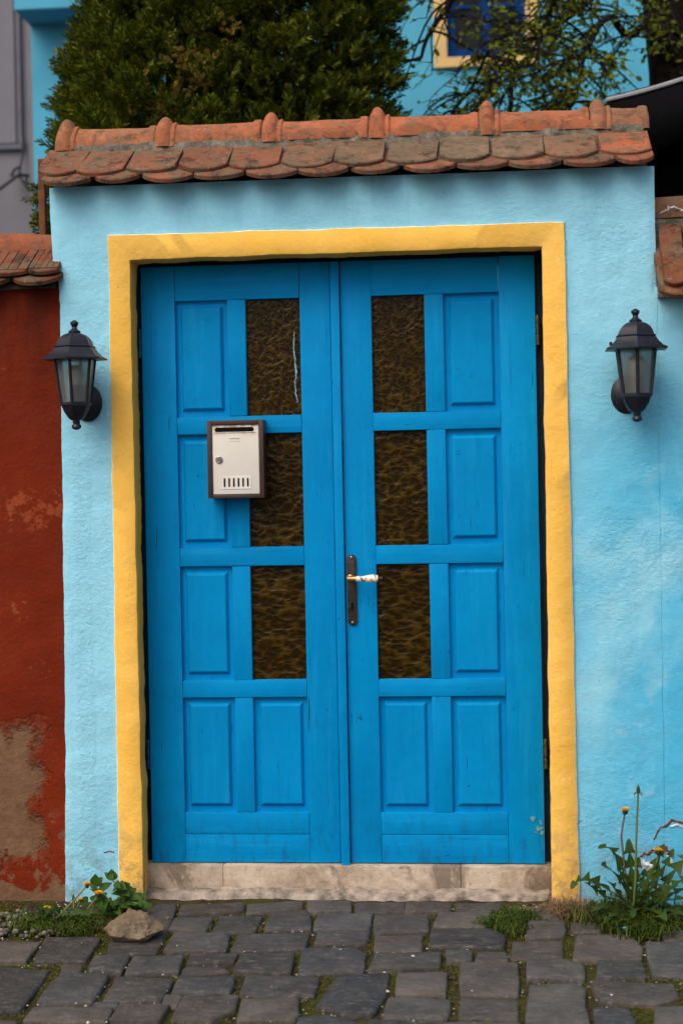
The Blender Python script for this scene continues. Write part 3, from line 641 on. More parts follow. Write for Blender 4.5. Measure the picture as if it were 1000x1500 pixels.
crack([at(981,1212), at(990,1209), at(1003,1213)], .008, 'lime_patch', M['lime_white'], gw, 14)
crack([at(938,1268), at(945,1268), at(956,1270)], .034, 'lime_patch', M['lime_white'], gw, 17, .012)
crack([at(975,1248), at(980,1258), at(983,1266)], .012, 'lime_patch', M['lime_white'], gw, 19)
crack([at(152,1250), at(160,1247), at(168,1249)], .006, 'plaster_crack', M['crack_brown'], gw, 23, .004)

# red wall on the left
rw = thing('red_wall', (0, 0, 0), 'dark red plastered wall with peeling paint, left of the blue gate wall', 'wall')
put('wall_body', wall_grid(lambda z: -3.2, lambda z: -.955, -.05, 2.17, .014, .36, 40, cell=.02), M['red_plaster'], rw)
rt_meshes = [tile_mesh('ribbed_tile', .172, .235, .016, .02, M['tile_clay'], ribs=5) for _ in range(2)]
for i in range(12):
    w = .62 if i == 0 else 1; x = -1.016 if i == 0 else -1.158-.178*(i-1)
    inst('roof_tile', rt_meshes[i % 2], rw, (x, -.052, 2.188+random.uniform(-.002, .002)), (SL+random.uniform(-.01, .02), 0, random.uniform(-.01, .01)), (w, 1, 1), (.85, .52, .42))
    inst('roof_tile', tmeshes[i % 5], rw, (-1.045-.178*i, -.068, 2.150), (SL-.05, random.uniform(-.01, .01), 0), (1, 1, 1), (.65, .5, .42))
    inst('roof_tile', tmeshes[i % 5], rw, (-1.1-.18*i, .44, 2.16), (SL, 0, math.pi), (1, 1, 1), (.9, .8, .7))
lumpy(-3.2, -.985, [(-.01, 2.15), (.10, 2.245), (.115, 2.285), (.16, 2.31), (.22, 2.31), (.28, 2.25), (.39, 2.15)], 'mortar_bed', M['mortar'], rw, 12, .008)
rl = ridge_mesh(.27, collar=False, r0=.08, h0=.088)
inst('ridge_tile', rl, rw, (-1.232, .18, 2.288), (0, .05, 0), (1, 1, 1), (.78, .66, .6))
for i in range(5): inst('ridge_tile', rl, rw, (-1.232-.30*(i+1), .18, 2.255), (0, .02, 0), (1.1, 1, 1), (.9, .75, .65))

# lower blue wall on the right
bw = thing('garden_wall', (0, 0, 0), 'lower light blue garden wall with rough tile coping, right of the gate', 'wall')
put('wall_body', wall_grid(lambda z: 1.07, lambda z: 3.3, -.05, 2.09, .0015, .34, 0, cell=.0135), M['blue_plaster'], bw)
SR = R(50)
w0 = tile_mesh('coping_tile', .075, .29, .018, .022, M['tile_clay']); w1 = tile_mesh('coping_tile', .17, .29, .018, .03, M['tile_clay'])
inst('roof_tile', w0, bw, (1.138, -.125, 2.075), (SR, .0, -.03), (1, 1, 1), (.80, .60, .48))
inst('roof_tile', w1, bw, (1.170, -.132, 2.035), (SR-.05, 0, 0), (1, 1, 1), (.8, .72, .6))
for i in range(11):
    inst('roof_tile', w1, bw, (1.268+.178*i, -.122, 2.078), (SR, random.uniform(-.02, .02), 0), (1, 1, 1), (.7, .72, .65))
    inst('roof_tile', w1, bw, (1.348+.178*i, -.132, 2.035), (SR-.05, 0, 0), (1, 1, 1), (.75, .7, .6))
lumpy(1.094, 3.3, [(-.03, 2.05), (.055, 2.22), (.052, 2.315), (.08, 2.36), (.22, 2.36), (.28, 2.22), (.38, 2.05)], 'mortar_bed', M['mortar'], bw, 33, .009)
rr = ridge_mesh(.36, collar=False, r0=.095, h0=.085)
for i in range(6): o = inst('ridge_tile', rr, bw, (1.098+.37*i, .15, 2.332), (0, -.02, 0), (1, 1, 1), (.48, .62, .66))
crack([at(963,316,.06), at(975,309,.06), at(985,304,.06), at(1003,312,.06)], .014, 'lime_patch', M['lime_white'], bw, 40, .012)
crack([at(966,343,.03), at(975,344,.03), at(984,340,.03)], .010, 'lime_patch', M['lime_white'], bw, 44, .010)

# door step
ds = thing('door_step', (0, .16, 0), 'stained concrete step under the blue double door', 'step')
for a, b in ((-.735, -.4505), (-.4495, .3925), (.3935, .735)):
    mb = MB(); n = 24
    mb.box(a, b, .098+random.uniform(-.002, .002), .30, -.04, .087); mb.build('concrete_block', M['step_concrete'], ds, bevel=.003, seg=2)
lumpy(-.725, .70, [(.035, -.03), (.045, -.002), (.07, .006), (.105, .012), (.105, -.03)], 'mortar_strip', M['strip_mortar'], ds, 51, .011, 160)

# ------------------------------------------------------------------ doors
df = thing('door_frame', (0, .2, .09), 'dark recessed timber frame behind the blue double door', 'door frame')
MB().box(-.80, -.690, .168, .24, .085, 2.27).build('jamb', M['dark_paint'], df, bevel=.002)
MB().box(.672, .80, .168, .24, .085, 2.27).build('jamb', M['dark_paint'], df, bevel=.002)
MB().box(-.688, .670, .169, .24, 2.21, 2.30).build('head', M['dark_paint'], df, bevel=.002)
YF, YB = .130, .172
ZR = [(2.103, 2.229), (1.625, 1.688), (1.152, 1.219), (.682, .744)]
ROWS = [(1.688, 2.103), (1.219, 1.625), (.744, 1.152), (.27, .682)]
def rail(o, x0, x1, z0, z1, name='rail', mat='door_paint_rail', y=YF, bev=.0022):
    j = lambda: random.uniform(-.0008, .0008); g = .0006; y += random.uniform(-.0006, .0006)
    mb = MB(); mb.prism([(x0+g+j(), z0+g+j()), (x1-g+j(), z0+g+j()), (x1-g+j(), z1-g+j()), (x0+g+j(), z1-g+j())], y, YB); return mb.build(name, M[mat], o, bevel=bev, seg=2)
def panel(o, x0, x1, z0, z1):
    e = .006; V = []; F = []
    L = [(-e, .1480), (.002, .1480), (.0165, .1480), (.0178, .1472), (.026, .1362), (.029, .1352)]
    for ins, y in L:
        b = ins*(1.15 if ins > .01 else 1)
        V += [(x0+ins, y, z0+b), (x1-ins, y, z0+b), (x1-ins, y, z1-b), (x0+ins, y, z1-b)]
    for r in range(len(L)-1):
        for i in range(4): F.append((r*4+i, r*4+(i+1) % 4, r*4+4+(i+1) % 4, r*4+4+i))
    k = (len(L)-1)*4; F.append((k, k+1, k+2, k+3)); n = len(V)
    V += [(x0-e, .160, z0-e), (x1+e, .160, z0-e), (x1+e, .160, z1+e), (x0-e, .160, z1+e)]; F.append((n+3, n+2, n+1, n))
    for i in range(4): F.append((n+i, n+(i+1) % 4, (i+1) % 4, i))
    mb = MB(); mb.add(V, F); return mb.build('panel', M['door_paint'], o, smooth=12)
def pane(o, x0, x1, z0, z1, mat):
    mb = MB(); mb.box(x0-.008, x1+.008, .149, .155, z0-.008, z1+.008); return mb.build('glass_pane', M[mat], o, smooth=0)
PM = ['glass_fine', 'glass_mid', 'glass_coarse']
def leaf(name, label, xs, glass_first):
    a, b, c, d, e, f = xs
    o = thing(name, ((a+f)/2, .15, .09), label, 'door')
    rail(o, a, b, .09, 2.229, 'stile', 'door_paint'); rail(o, e, f, .09, 2.229, 'stile', 'door_paint')
    for z0, z1 in ZR: rail(o, b, e, z0, z1)
    rail(o, b, e, .192, .27); rail(o, b, e, .09, .1915)
    for k, (z0, z1) in enumerate(ROWS):
        rail(o, c, d, z0, z1, 'muntin', 'door_paint', YF+.0015)
        for side, (p, q_) in enumerate(((b, c), (d, e))):
            if k < 3 and (side == 0) == glass_first:
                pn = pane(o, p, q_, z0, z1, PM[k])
                if k == 0 and not glass_first: PANE.append(pn)
            else: panel(o, p, q_, z0, z1)
    return o
PANE = []
dl = leaf('door_leaf', 'left leaf of the blue panelled double door, carrying the mailbox', (-.711, -.588, -.400, -.334, -.140, -.030), False)
dr = leaf('door_leaf', 'right leaf of the blue panelled double door, with the porcelain handle', (.006, .115, .302, .370, .563, .690), True)
rail(dl, -.0295, .0045, .082, 2.227, 'cover_strip', 'door_paint', .114, .004)
def streak():                                                # old paint run on the upper left pane
    V = []; F = []; n = 26; px = [(431, 486), (430, 505), (432, 530), (434, 548), (432, 560), (433, 575), (436, 590)]
    for i in range(n+1):
        u = i/n*(len(px)-1); k = min(int(u), len(px)-2); p = at(*px[k], .1485).lerp(at(*px[k+1], .1485), u-k); w = .0015+.0055*abs(nz(i*.45, 3))*math.sin(math.pi*i/n)
        x = p.x+.004*nz(i*.7, 9); V += [(x-w, .1487, p.z), (x, .1472, p.z), (x+w, .1487, p.z)]
    for i in range(n): F += [(i*3, i*3+1, i*3+4, i*3+3), (i*3+1, i*3+2, i*3+5, i*3+4)]
    mb = MB(); mb.add(V, F); mb.build('paint_run', M['paint_streak'], PANE[0])
streak()
for o, x, zs, mt in ((dl, -.7185, (1.955, .475), 'hinge_blue'), (dr, .6975, (1.965, .475), 'hinge_brass')):
    for z in zs:
        mb = MB(); mb.lathe([(.0055, -.052), (.0075, -.050), (.0075, -.018), (.006, -.016), (.006, -.012), (.0075, -.010), (.0075, .022), (.006, .024), (.0075, .027), (.0075, .048), (.005, .054)], 12, (x, .137, z)); mb.build('hinge', M[mt], o)
def chips(px, py, n, spread):                                # flaked paint on the lower right corner
    for k in range(n):
        p = at(px+random.gauss(0, spread), py+random.gauss(0, spread*1.3), YF); rr_ = random.uniform(.003, .012); x = min(p.x, .684); a0_ = random.uniform(0, 6)
        pl_ = [(x+min(rr_*random.uniform(.4, 1.1)*math.cos(a0_+t*.698), .687-x), p.z+rr_*random.uniform(.5, 1.2)*math.sin(a0_+t*.698)) for t in range(9)]
        MB().prism(pl_, YF-.0009-.00012*k, YF+.002).build('paint_chip', M['chip_teal'], dr)
chips(786, 1209, 9, 4.5)
# handle
hx, hz = .0285, 1.106
n = 8; pl = []
for i in range(n+1): a = math.pi*i/n; pl.append((hx+.0165*math.cos(a), 1.172+.0165*math.sin(a)))
for i in range(n+1): a = math.pi+math.pi*i/n; pl.append((hx+.0165*math.cos(a), .953+.0165*math.sin(a)))
ep = MB().prism([(x, z) for x, z in pl], .1225, .1305).build('handle_plate', M['bronze_dark'], dr, bevel=.002, seg=2)
for z in (1.178, .947): MB().lathe([(.004, 0), (.004, -.003), (.0025, -.004)], 8, (hx, .1225, z), 'y').build('screw', M['chrome_worn'], ep)
MB().box(hx-.0035, hx+.0035, .1215, .1227, .992, 1.012).lathe([(.006, 0), (.006, -.0012)], 12, (hx, .1225, 1.012), 'y').build('keyhole', M['black_void'], ep)
MB().lathe([(.0125, .1225), (.0125, .110), (.009, .108), (.009, .082), (.010, .078)], 14, (hx-.004, 0, hz), 'y').tube([(hx-.010, .078, hz), (hx+.0, .074, hz), (hx+.012, .074, hz), (hx+.018, .074, hz)], [.0085, .0095, .010, .0105], 12).build('handle_neck', M['brass_worn'], dr)
prof = [(.0085, .0), (.0105, .004), (.0098, .012), (.0098, .022), (.0115, .036), (.0142, .052), (.0150, .062), (.0140, .072), (.0105, .078)]
MB().lathe([(r, h+hx+.018) for r, h in prof], 18, (0, .074, hz), 'x').build('handle_grip', M['porcelain'], dr, smooth=60)
MB().lathe([(.008, .096+hx), (.009, .099+hx), (.006, .102+hx), (.0075, .106+hx), (.0065, .111+hx), (.002, .113+hx)], 14, (0, .074, hz), 'x').build('handle_cap', M['bronze_dark'], dr)

# ------------------------------------------------------------------ mailbox
ML = (-.367, .13, 1.397); mbx = thing('mailbox', ML, 'cream and brown metal mailbox hung on the left door leaf', 'mailbox')
x0, x1, z0, z1, yf, yb = -.467, -.267, 1.397, 1.672, .050, .128
fr = MB()
b = .026
# case with an open front, a rim round it and the flap set back
fr.box(x0, x1, .066, yb, z0, z1)
fr.box(x0, x0+b*.62, yf, .0655, z0, z1); fr.box(x1-b*.62, x1, yf, .0655, z0, z1)
fr.box(x0+b*.62+.0003, x1-b*.62-.0003, yf+.0005, .0655, z1-b*.62, z1-.0005); fr.box(x0+b*.62+.0003, x1-b*.62-.0003, yf+.0005, .0655, z0+.0005, z0+b*.5)
fr.build('case', M['mail_brown'], mbx, bevel=.002, seg=2)
def rounded(cx, cz, w, h, r, n=5):
    out = []
    for sx, sz, a0 in ((1, -1, -90), (1, 1, 0), (-1, 1, 90), (-1, -1, 180)):
        for i in range(n+1): a = R(a0+90*i/n); out.append((cx+sx*(w/2-r)+r*math.cos(a), cz+sz*(h/2-r)+r*math.sin(a)))
    return out
fx0, fx1, fz0, fz1 = x0+.0175, x1-.0175, z0+.0145, z1-.0175
fl = MB().box(fx0, fx1, .0555, .0645, fz0, fz1).build('flap', M['mail_cream'], mbx, bevel=.0018, seg=2)
cx = (fx0+fx1)/2
MB().prism(rounded(cx-.003, fz1-.016, .138, .0165, .0078), .0546, .0556).build('mail_slot', M['black_void'], fl)
MB().prism(rounded(cx-.003, fz1-.0255, .146, .003, .0012), .0535, .0557).build('slot_lip', M['mail_cream'], fl, bevel=.0006)
MB().prism(rounded(cx-.003, fz1-.045, .038, .0045, .002), .0538, .0557).prism(rounded(cx-.003, fz1-.056, .038, .006, .002), .0550, .0558).build('name_tab', M['mail_cream'], fl, bevel=.0006)
vz = z0+.0545
MB().prism(rounded(cx, vz, .108, .046, .005), .0540, .0557).build('vent_plate', M['mail_cream'], fl, bevel=.001)
for i in range(6): MB().prism(rounded(cx-.043+.0165*i+.002, vz+.001, .0062, .031, .003), .0534, .0541).build('vent_slot', M['black_void'], fl)
lk = MB().lathe([(.0125, 0), (.0125, -.004), (.0105, -.0055), (.0100, -.0045), (.004, -.0045)], 18, (fx0+.0235, .0555, z0+.1365), 'y').build('lock', M['chrome_worn'], fl)
MB().box(fx0+.0235-.004, fx0+.0235+.004, .0495, .0508, z0+.1365-.001, z0+.1365+.001).build('keyhole', M['black_void'], fl)

# ------------------------------------------------------------------ wall lanterns
def lantern(loc, label, plate_dx, yaw):
    o = thing('wall_lantern', loc, label, 'lantern', 'black lanterns either side of the door')
    X, Y, Z = loc                                               # Y: stand-off axis, Z: underside of the brim
    n = 6; r0 = R(30)+yaw-R(0)
    K = M['lantern_black']
    hexl = lambda prof: MB().lathe(prof, 6, (X, Y, Z), 'z', r0)
    # roof: brim, skirt, dome
    sk = [(.071, -.004), (.113, -.002), (.113, .003), (.098, .010), (.082, .024), (.071, .040), (.074, .043), (.067, .047)]
    rf = hexl(sk).build('roof', K, o, smooth=20)
    hexl([(.066, .046), (.062, .060), (.053, .073), (.040, .083), (.025, .089)]).build('dome', K, rf, smooth=20)
    MB().lathe([(.0195, .086), (.0205, .088), (.0205, .096), (.016, .099), (.010, .104), (.0085, .110), (.0115, .116), (.0145, .121), (.0140, .126), (.008, .131), (.003, .134)], 14, (X, Y, Z)).build('finial', K, rf)
    # tapering body: bars at the six corners, panes between, top and bottom rings
    rt_, rb, zb = .069, .050, -.150
    cor = [(math.cos(r0+math.pi/3*i), math.sin(r0+math.pi/3*i)) for i in range(6)]
    for c_, s_ in cor: MB().tube([(X+c_*rt_, Y+s_*rt_, Z-.003), (X+c_*rb, Y+s_*rb, Z+zb)], .0060, 6).build('corner_bar', K, o)
    for i in range(6):
        (c0, s0), (c1, s1) = cor[i], cor[(i+1) % 6]; P = []
        for r_, z_ in ((rt_-.001, -.002), (rb-.001, zb+.002)):
            for (c_, s_) in ((c0, s0), (c1, s1)): P.append(Vector((X+c_*r_, Y+s_*r_, Z+z_)))
        nn = (P[1]-P[0]).cross(P[2]-P[0]).normalized()*.0015; mb = MB()
        mb.add([P[0]+nn, P[1]+nn, P[3]+nn, P[2]+nn, P[0]-nn, P[1]-nn, P[3]-nn, P[2]-nn], [(0,1,2,3),(7,6,5,4),(0,4,5,1),(1,5,6,2),(2,6,7,3),(3,7,4,0)])
        mb.build('lantern_pane', M['lantern_glass'], o, smooth=0)
    hexl([(.052, zb+.004), (.056, zb+.002), (.056, zb-.006), (.050, zb-.010), (.042, zb-.030), (.026, zb-.052), (.018, zb-.058)]).build('bowl', K, o, smooth=20)
    MB().lathe([(.012, zb-.055), (.013, zb-.066), (.011, zb-.070), (.016, zb-.076), (.017, zb-.082), (.012, zb-.088), (.003, zb-.091)], 14, (X, Y, Z)).build('drop_finial', K, o)
    MB().lathe([(.022, zb+.002), (.022, zb+.050), (.017, zb+.056)], 14, (X, Y, Z)).build('lamp_socket', M['socket'], o)
    MB().lathe([(.015, zb+.055), (.020, zb+.070), (.029, zb+.092), (.030, zb+.106), (.024, zb+.122), (.010, zb+.130), (.002, zb+.131)], 18, (X, Y, Z)).build('bulb', M['bulb'], o, smooth=80)
    # arm and wall plate
    px, pz = X+plate_dx, Z-.145
    pl = MB().lathe([(.052, .004), (.052, -.004), (.046, -.011), (.030, -.017), (.018, -.024)], 24, (px, 0, pz), 'y'); pl.v = [(x, y, pz+(z-pz)*1.25) for x, y, z in pl.v]
    pl.build('wall_plate', K, o)
    MB().tube([(px, -.012, pz-.004), (px, -.045, pz-.022), (px*.6+X*.4, -.085, pz-.046), (X, Y+.012, Z+zb-.040)], [.018, .016, .016, .020], 10).build('arm', K, o)
    MB().lathe([(.0045, .012), (.0055, .020), (.003, .024)], 8, (X-.083, Y-.01, Z+.002)).build('thumb_nut', K, rf)
    mb = MB()
    for k in range(4): a = R(200+35*k); mb.box(X+.094*math.cos(a)-.004, X+.094*math.cos(a)+.004, Y+.094*math.sin(a)-.0125, Y+.094*math.sin(a)-.011, Z-.0015, Z+.0015) if False else None
    return o
lantern((-.884, -.13, 1.886), 'black six-sided wall lantern left of the door, against the red wall edge', .006, R(60))
lantern((1.004, -.13, 1.872), 'black six-sided wall lantern right of the door, under the tile coping', -.020, R(57))

# ------------------------------------------------------------------ background behind the wall
hb = thing('blue_house', (2.2, 7.0, 0), 'blue house with a yellow-framed window, far behind the tree branches', 'house')
WX0, WX1, WZ0, WZ1 = .365, 1.013, 4.83, 6.0
mb = MB()
for a, b, c_, d in ((-.9, WX0, 0, 8), (WX1, 7, 0, 8), (WX0, WX1, 0, WZ0), (WX0, WX1, WZ1, 8)): mb.box(a, b, 7.0, 7.35, c_, d)
mb.box(-.9, 7, 7.36, 12, 0, 8); mb.build('wall', M['house_blue'], hb, smooth=0)
mb = MB(); mb.box(.255, WX0, 6.965, 6.999, WZ0-.085, WZ1+.1); mb.box(WX1, 1.115, 6.965, 6.999, WZ0-.085, WZ1+.1); mb.box(WX0, WX1, 6.960, 6.999, WZ0-.085, WZ0); mb.box(WX0, WX1, 6.965, 6.999, WZ1, WZ1+.1)
mb.build('window_surround', M['house_yellow'], hb, bevel=.006)
wf = MB()
for a, b, c_, d in ((WX0, WX0+.07, WZ0, WZ1), (WX1-.07, WX1, WZ0, WZ1), (WX0+.07, WX1-.07, WZ0, WZ0+.08), (WX0+.07, WX1-.07, WZ1-.08, WZ1), (.655, .725, WZ0+.08, WZ1-.08)): wf.box(a, b, 7.04, 7.10, c_, d)
for z in (WZ0+.42, WZ0+.78): wf.box(WX0+.07, .655, 7.045, 7.09, z, z+.03); wf.box(.725, WX1-.07, 7.045, 7.09, z, z+.03)
wf = wf.build('window_frame', M['window_blue'], hb, bevel=.004)
for a, b in ((WX0+.06, .665), (.715, WX1-.06)): MB().box(a, b, 7.065, 7.073, WZ0+.06, WZ1-.06).build('window_pane', M['window_glass'], hb, smooth=0)
V = [(-1.3, 6.5, 7.9), (7.4, 6.5, 7.9), (7.4, 9.6, 10.4), (-1.3, 9.6, 10.4), (7.4, 12.6, 7.9), (-1.3, 12.6, 7.9)]
MB().add(V+[(x, y, z-.15) for x, y, z in V], [(0,1,2,3),(3,2,4,5),(6,9,8,7),(9,11,10,8),(0,6,7,1),(5,4,10,11),(0,3,9,6),(3,5,11,9),(1,7,8,2),(2,8,10,4)]).build('roof', M['tile_clay'], hb, smooth=0)

ha = thing('blue_annex', (-2.4, 6.2, 0), 'blue annex with a projecting eave band, behind the left conifer', 'annex')
p = at(46, 60, 6.2); p2 = at(19, 14, 5.8)
MB().box(p.x, -1.35, 6.2, 9, 0, at(46, 14, 6.2).z+.25).build('wall', M['house_blue'], ha, smooth=0)
MB().box(p2.x, -1.2, 5.83, 9.2, p2.z, p2.z+.30).build('eave_band', M['house_blue'], ha, bevel=.01)

gb = thing('grey_building', (-5, 8, 0), 'plain grey rendered building at the left edge behind the red wall', 'building')
MB().box(-9, -2.9, 8.0, 13, 0, 9).build('wall', M['grey_render'], gb, smooth=0)
a, b_ = at(-60, -60, 7.95), at(33, 218, 7.95)
MB().box(a.x, b_.x, 7.955, 7.999, b_.z, b_.z+.05).box(b_.x-.045, b_.x, 7.956, 7.999, b_.z+.05, a.z).build('panel_trim', M['grey_trim'], gb, bevel=.005)
MB().box(a.x, b_.x-.06, 7.965, 7.999, b_.z+.06, a.z).build('shutter_panel', M['grey_render'], gb, bevel=.004)
MB().box(at(40, 0, 7.9).x-.02, at(40, 0, 7.9).x+.04, 7.93, 7.999, 2, 9).build('downpipe', M['grey_render'], gb, bevel=.012, seg=2)
w = [at(-40, 287, 7.6), at(0, 277, 7.7), at(20, 262, 7.85), at(28, 256, 7.9), at(45, 258, 7.95)]
cb = MB().tube(w, .016, 6); cb.tube([at(28, 256, 7.9), at(33, 230, 7.93), at(35, 200, 7.95)], .012, 6); cb.tube([at(28, 258, 7.9), at(40, 275, 7.93), at(56, 290, 7.95)], .010, 6)
cb.tube([at(16, 258, 7.88), at(22, 248, 7.9), at(28, 244, 7.9), at(30, 256, 7.9), at(20, 259, 7.9)], .014, 6).build('cable', M['cable'], gb)

pt = at(62.5, 300, 1.0)
MB().box(pt.x-.014, pt.x+.014, .99, 1.02, 0, 2.82).build('fence_post', M['rust'], None, bevel=.003, loc=(pt.x, 1.0, 0))
tag(bpy.data.objects['fence_post'], 'thin rusty brown post behind the left corner of the gate wall', 'post')

# timber screen and parasol at the right
fe = thing('timber_screen', (1.9, 2.4, 0), 'dark brown timber screen behind the right end of the gate', 'screen')
for i in range(14): MB().box(1.02+.145*i, 1.02+.145*i+.138, 2.4+random.uniform(-.004, .004), 2.425, 0, 2.98+random.uniform(-.02, .02)).build('plank', M['fence_wood'], fe, bevel=.003)
MB().box(1.0, 3.1, 2.43, 2.48, .5, .58).build('crossbar', M['fence_wood'], fe)
MB().box(1.0, 3.1, 2.43, 2.48, 2.5, 2.58).build('crossbar', M['fence_wood'], fe)
tipA = at(889, 143, 1.95); pc = Vector((tipA.x+1.6, 2.25, 0)); ztip = tipA.z; zap = ztip+.30
ps = thing('parasol', (pc.x, pc.y, 0), 'dark patio parasol with a pale top edge, at the right edge behind the gate', 'parasol')
rad = math.hypot(tipA.x-pc.x, tipA.y-pc.y); a0 = math.atan2(tipA.y-pc.y, tipA.x-pc.x); V = [(pc.x, pc.y, zap)]; F = []
mb = MB(); tips = [(pc.x+rad*math.cos(a0+math.pi/4*i), pc.y+rad*math.sin(a0+math.pi/4*i)) for i in range(8)]
for i in range(8):
    (xa, ya), (xb, yb_) = tips[i], tips[(i+1) % 8]; row_ = []
    n = len(mb.v); N = 6
    for j in range(N+1):
        for k in range(N+1):
            t = j/N; u = k/N; x = (xa+(xb-xa)*u-pc.x)*t+pc.x; y_ = (ya+(yb_-ya)*u-pc.y)*t+pc.y; sag = .05*math.sin(math.pi*t)+.03*4*u*(1-u)*t
            mb.v.append((x, y_, zap+(ztip-zap)*t-sag))
    for j in range(N):
        for k in range(N): a = n+j*(N+1)+k; mb.f.append((a, a+1, a+N+2, a+N+1)); mb.m.append(0)
canopy = mb.build('canopy', M['parasol_cloth'], ps, smooth=30)
sm = canopy.modifiers.new('thickness', 'SOLIDIFY'); sm.thickness = .012; sm.offset = 0; 
mb = MB()
for i in range(8):
    (xa, ya), (xb, yb_) = tips[i], tips[(i+1) % 8]; n = len(mb.v); N = 10
    for k in range(N+1):
        u = k/N; x = xa+(xb-xa)*u; y_ = ya+(yb_-ya)*u; z = ztip-.03*4*u*(1-u)-.030; mb.v += [(x, y_, z), (x, y_, z-.26+.012*math.sin(u*20))]
    for k in range(N): a = n+k*2; mb.f.append((a, a+2, a+3, a+1)); mb.m.append(0)
hm = MB()
for i in range(8):
    (xa, ya), (xb, yb_) = tips[i], tips[(i+1) % 8]
    hm.tube([(xa+(xb-xa)*k/10, ya+(yb_-ya)*k/10, ztip-.03*4*(k/10)*(1-k/10)-.010) for k in range(11)], .011, 6)
tag(hm.build('hem', M['parasol_trim'], ps), kind='stuff'); vl = mb.build('valance', M['parasol_cloth'], ps); vl.modifiers.new('thickness', 'SOLIDIFY').thickness = .006
MB().tube([(pc.x, pc.y, 0), (pc.x, pc.y, zap)], .024, 12).build('pole', M['metal_dark'], ps)
for x, y_ in tips: MB().tube([(pc.x, pc.y, zap-.03), ((pc.x+x)/2, (pc.y+y_)/2, (zap+ztip)/2-.075), (x, y_, ztip-.012)], .008, 6).build('rib', M['metal_dark'], ps)
MB().lathe([(.28, 0), (.28, .06), (.05, .09), (.04, .25)], 20, (pc.x, pc.y, 0)).build('base', M['metal_dark'], ps)

# ------------------------------------------------------------------ conifers
def spray_template():
    V = []; F = []
    def rh(p, d, L, w, tw):
        d = Vector(d).normalized(); s = Vector((d.z, tw, -d.x)).normalized(); p = Vector(p); n = len(V)
        V.extend([p-s*w*.3, p+d*L*.6-s*w*.62, p+d*L, p+d*L*.6+s*w*.62]); F.append((n, n+1, n+2, n+3))
    rh((0, 0, 0), (0, .1, 1), 1.0, .085, .3)
    for i in range(7):
        t = .08+.125*i
        for sx in (-1, 1):
            L = .58*(1-.60*t)*random.uniform(.8, 1.15); a = R(46-16*t+random.uniform(-8, 8)); rh((0, .06*t, t), (sx*math.sin(a), random.uniform(-.4, .4), math.cos(a)), L, .092, random.uniform(-.8, .8))
    return np.array([tuple(v) for v in V]), np.array(F)
def scatter(TV, TF, P, Z, X, S):
    """copies of a template: its z axis along Z, x along X, at P, scaled S"""
    Z = Z/np.linalg.norm(Z, axis=1, keepdims=True); X = X-Z*(X*Z).sum(1, keepdims=True); X = X/np.maximum(np.linalg.norm(X, axis=1, keepdims=True), 1e-6); Y = np.cross(Z, X)
    V = P[:, None, :]+S[:, None, None]*(TV[None, :, 0:1]*X[:, None, :]+TV[None, :, 1:2]*Y[:, None, :]+TV[None, :, 2:3]*Z[:, None, :])
    n = len(TV); F = TF[None]+(np.arange(len(P))*n)[:, None, None]
    return V.reshape(-1, 3), F.reshape(-1, TF.shape[1])
def thuja(cx, cy, prof, zr, count, label, seed, dry=None):
    o = thing('thuja_tree', (cx, cy, 0), label, 'conifer', 'conifers behind the gate wall')
    TV, TF = spray_template(); P = []; Z = []; X = []; S = []; dryP = []
    tries = 0
    while len(P) < count and tries < count*8:
        tries += 1
        z = random.uniform(*zr) if random.random() < .88 else random.uniform(.15, zr[0]); a = random.uniform(0, 2*math.pi)
        if math.sin(a) > .35 and random.random() < .6: continue
        r = interp(prof, z); cl = .5+.5*nz(math.cos(a)*2.6*r*2, math.sin(a)*2.6*r*2+seed, z*3.6); cl2 = nz(math.cos(a)*r*9+seed, math.sin(a)*r*9, z*9)
        dep = random.random()**1.6*.30
        rr_ = r*(1+.36*(cl-.55)+.26*cl2)-dep
        if cl2 < -.10 and dep < .16 and random.random() < .7: continue
        if rr_ < .05: continue
        if cl < .36 and dep < .14 and random.random() < .6: continue
        rad_ = np.array([math.cos(a), math.sin(a), 0]); P.append((cx+rad_[0]*rr_, cy+rad_[1]*rr_, z))
        d = rad_*random.uniform(.45, 1.0)+np.array([random.gauss(0, .35), random.gauss(0, .35), random.uniform(.15, .95)]); Z.append(d)
        X.append((random.gauss(0, 1), random.gauss(0, 1), random.gauss(0, .5))); S.append(random.uniform(.055, .105))
    V, F = scatter(TV, TF, np.array(P), np.array(Z), np.array(X), np.array(S))
    put('crown', np_mesh('crown', V, F), M['thuja_leaf'], o)
    if dry:
        P = []; Z = []; X = []; S = []
        for (px, py, k) in dry:
            for _ in range(k):
                q_ = at(px+random.gauss(0, 11), py+random.gauss(0, 14), cy-random.uniform(.42, .60)); P.append(tuple(q_)); Z.append((random.gauss(0, .6), -.6, random.uniform(-.2, .8))); X.append((random.gauss(0, 1), random.gauss(0, 1), random.gauss(0, 1))); S.append(random.uniform(.025, .055))
        V, F = scatter(TV, TF, np.array(P), np.array(Z), np.array(X), np.array(S)); put('dry_foliage', np_mesh('dry_foliage', V, F), M['thuja_dry'], o)
    zt = prof[-1][0]
    mb = MB().tube([(cx, cy, 0), (cx+.02, cy, zt*.5), (cx, cy, zt*.96)], [.09, .06, .012], 8)
    for k in range(60):
        z = .5+(zt-.9)*k/60; a = k*2.4; r = interp(prof, z)*.8; mb.tube([(cx, cy, z), (cx+math.cos(a)*r*.6, cy+math.sin(a)*r*.6, z+.12), (cx+math.cos(a)*r, cy+math.sin(a)*r, z+.35)], [.014, .009, .004], 5)
    mb.build('trunk', M['bark'], o)
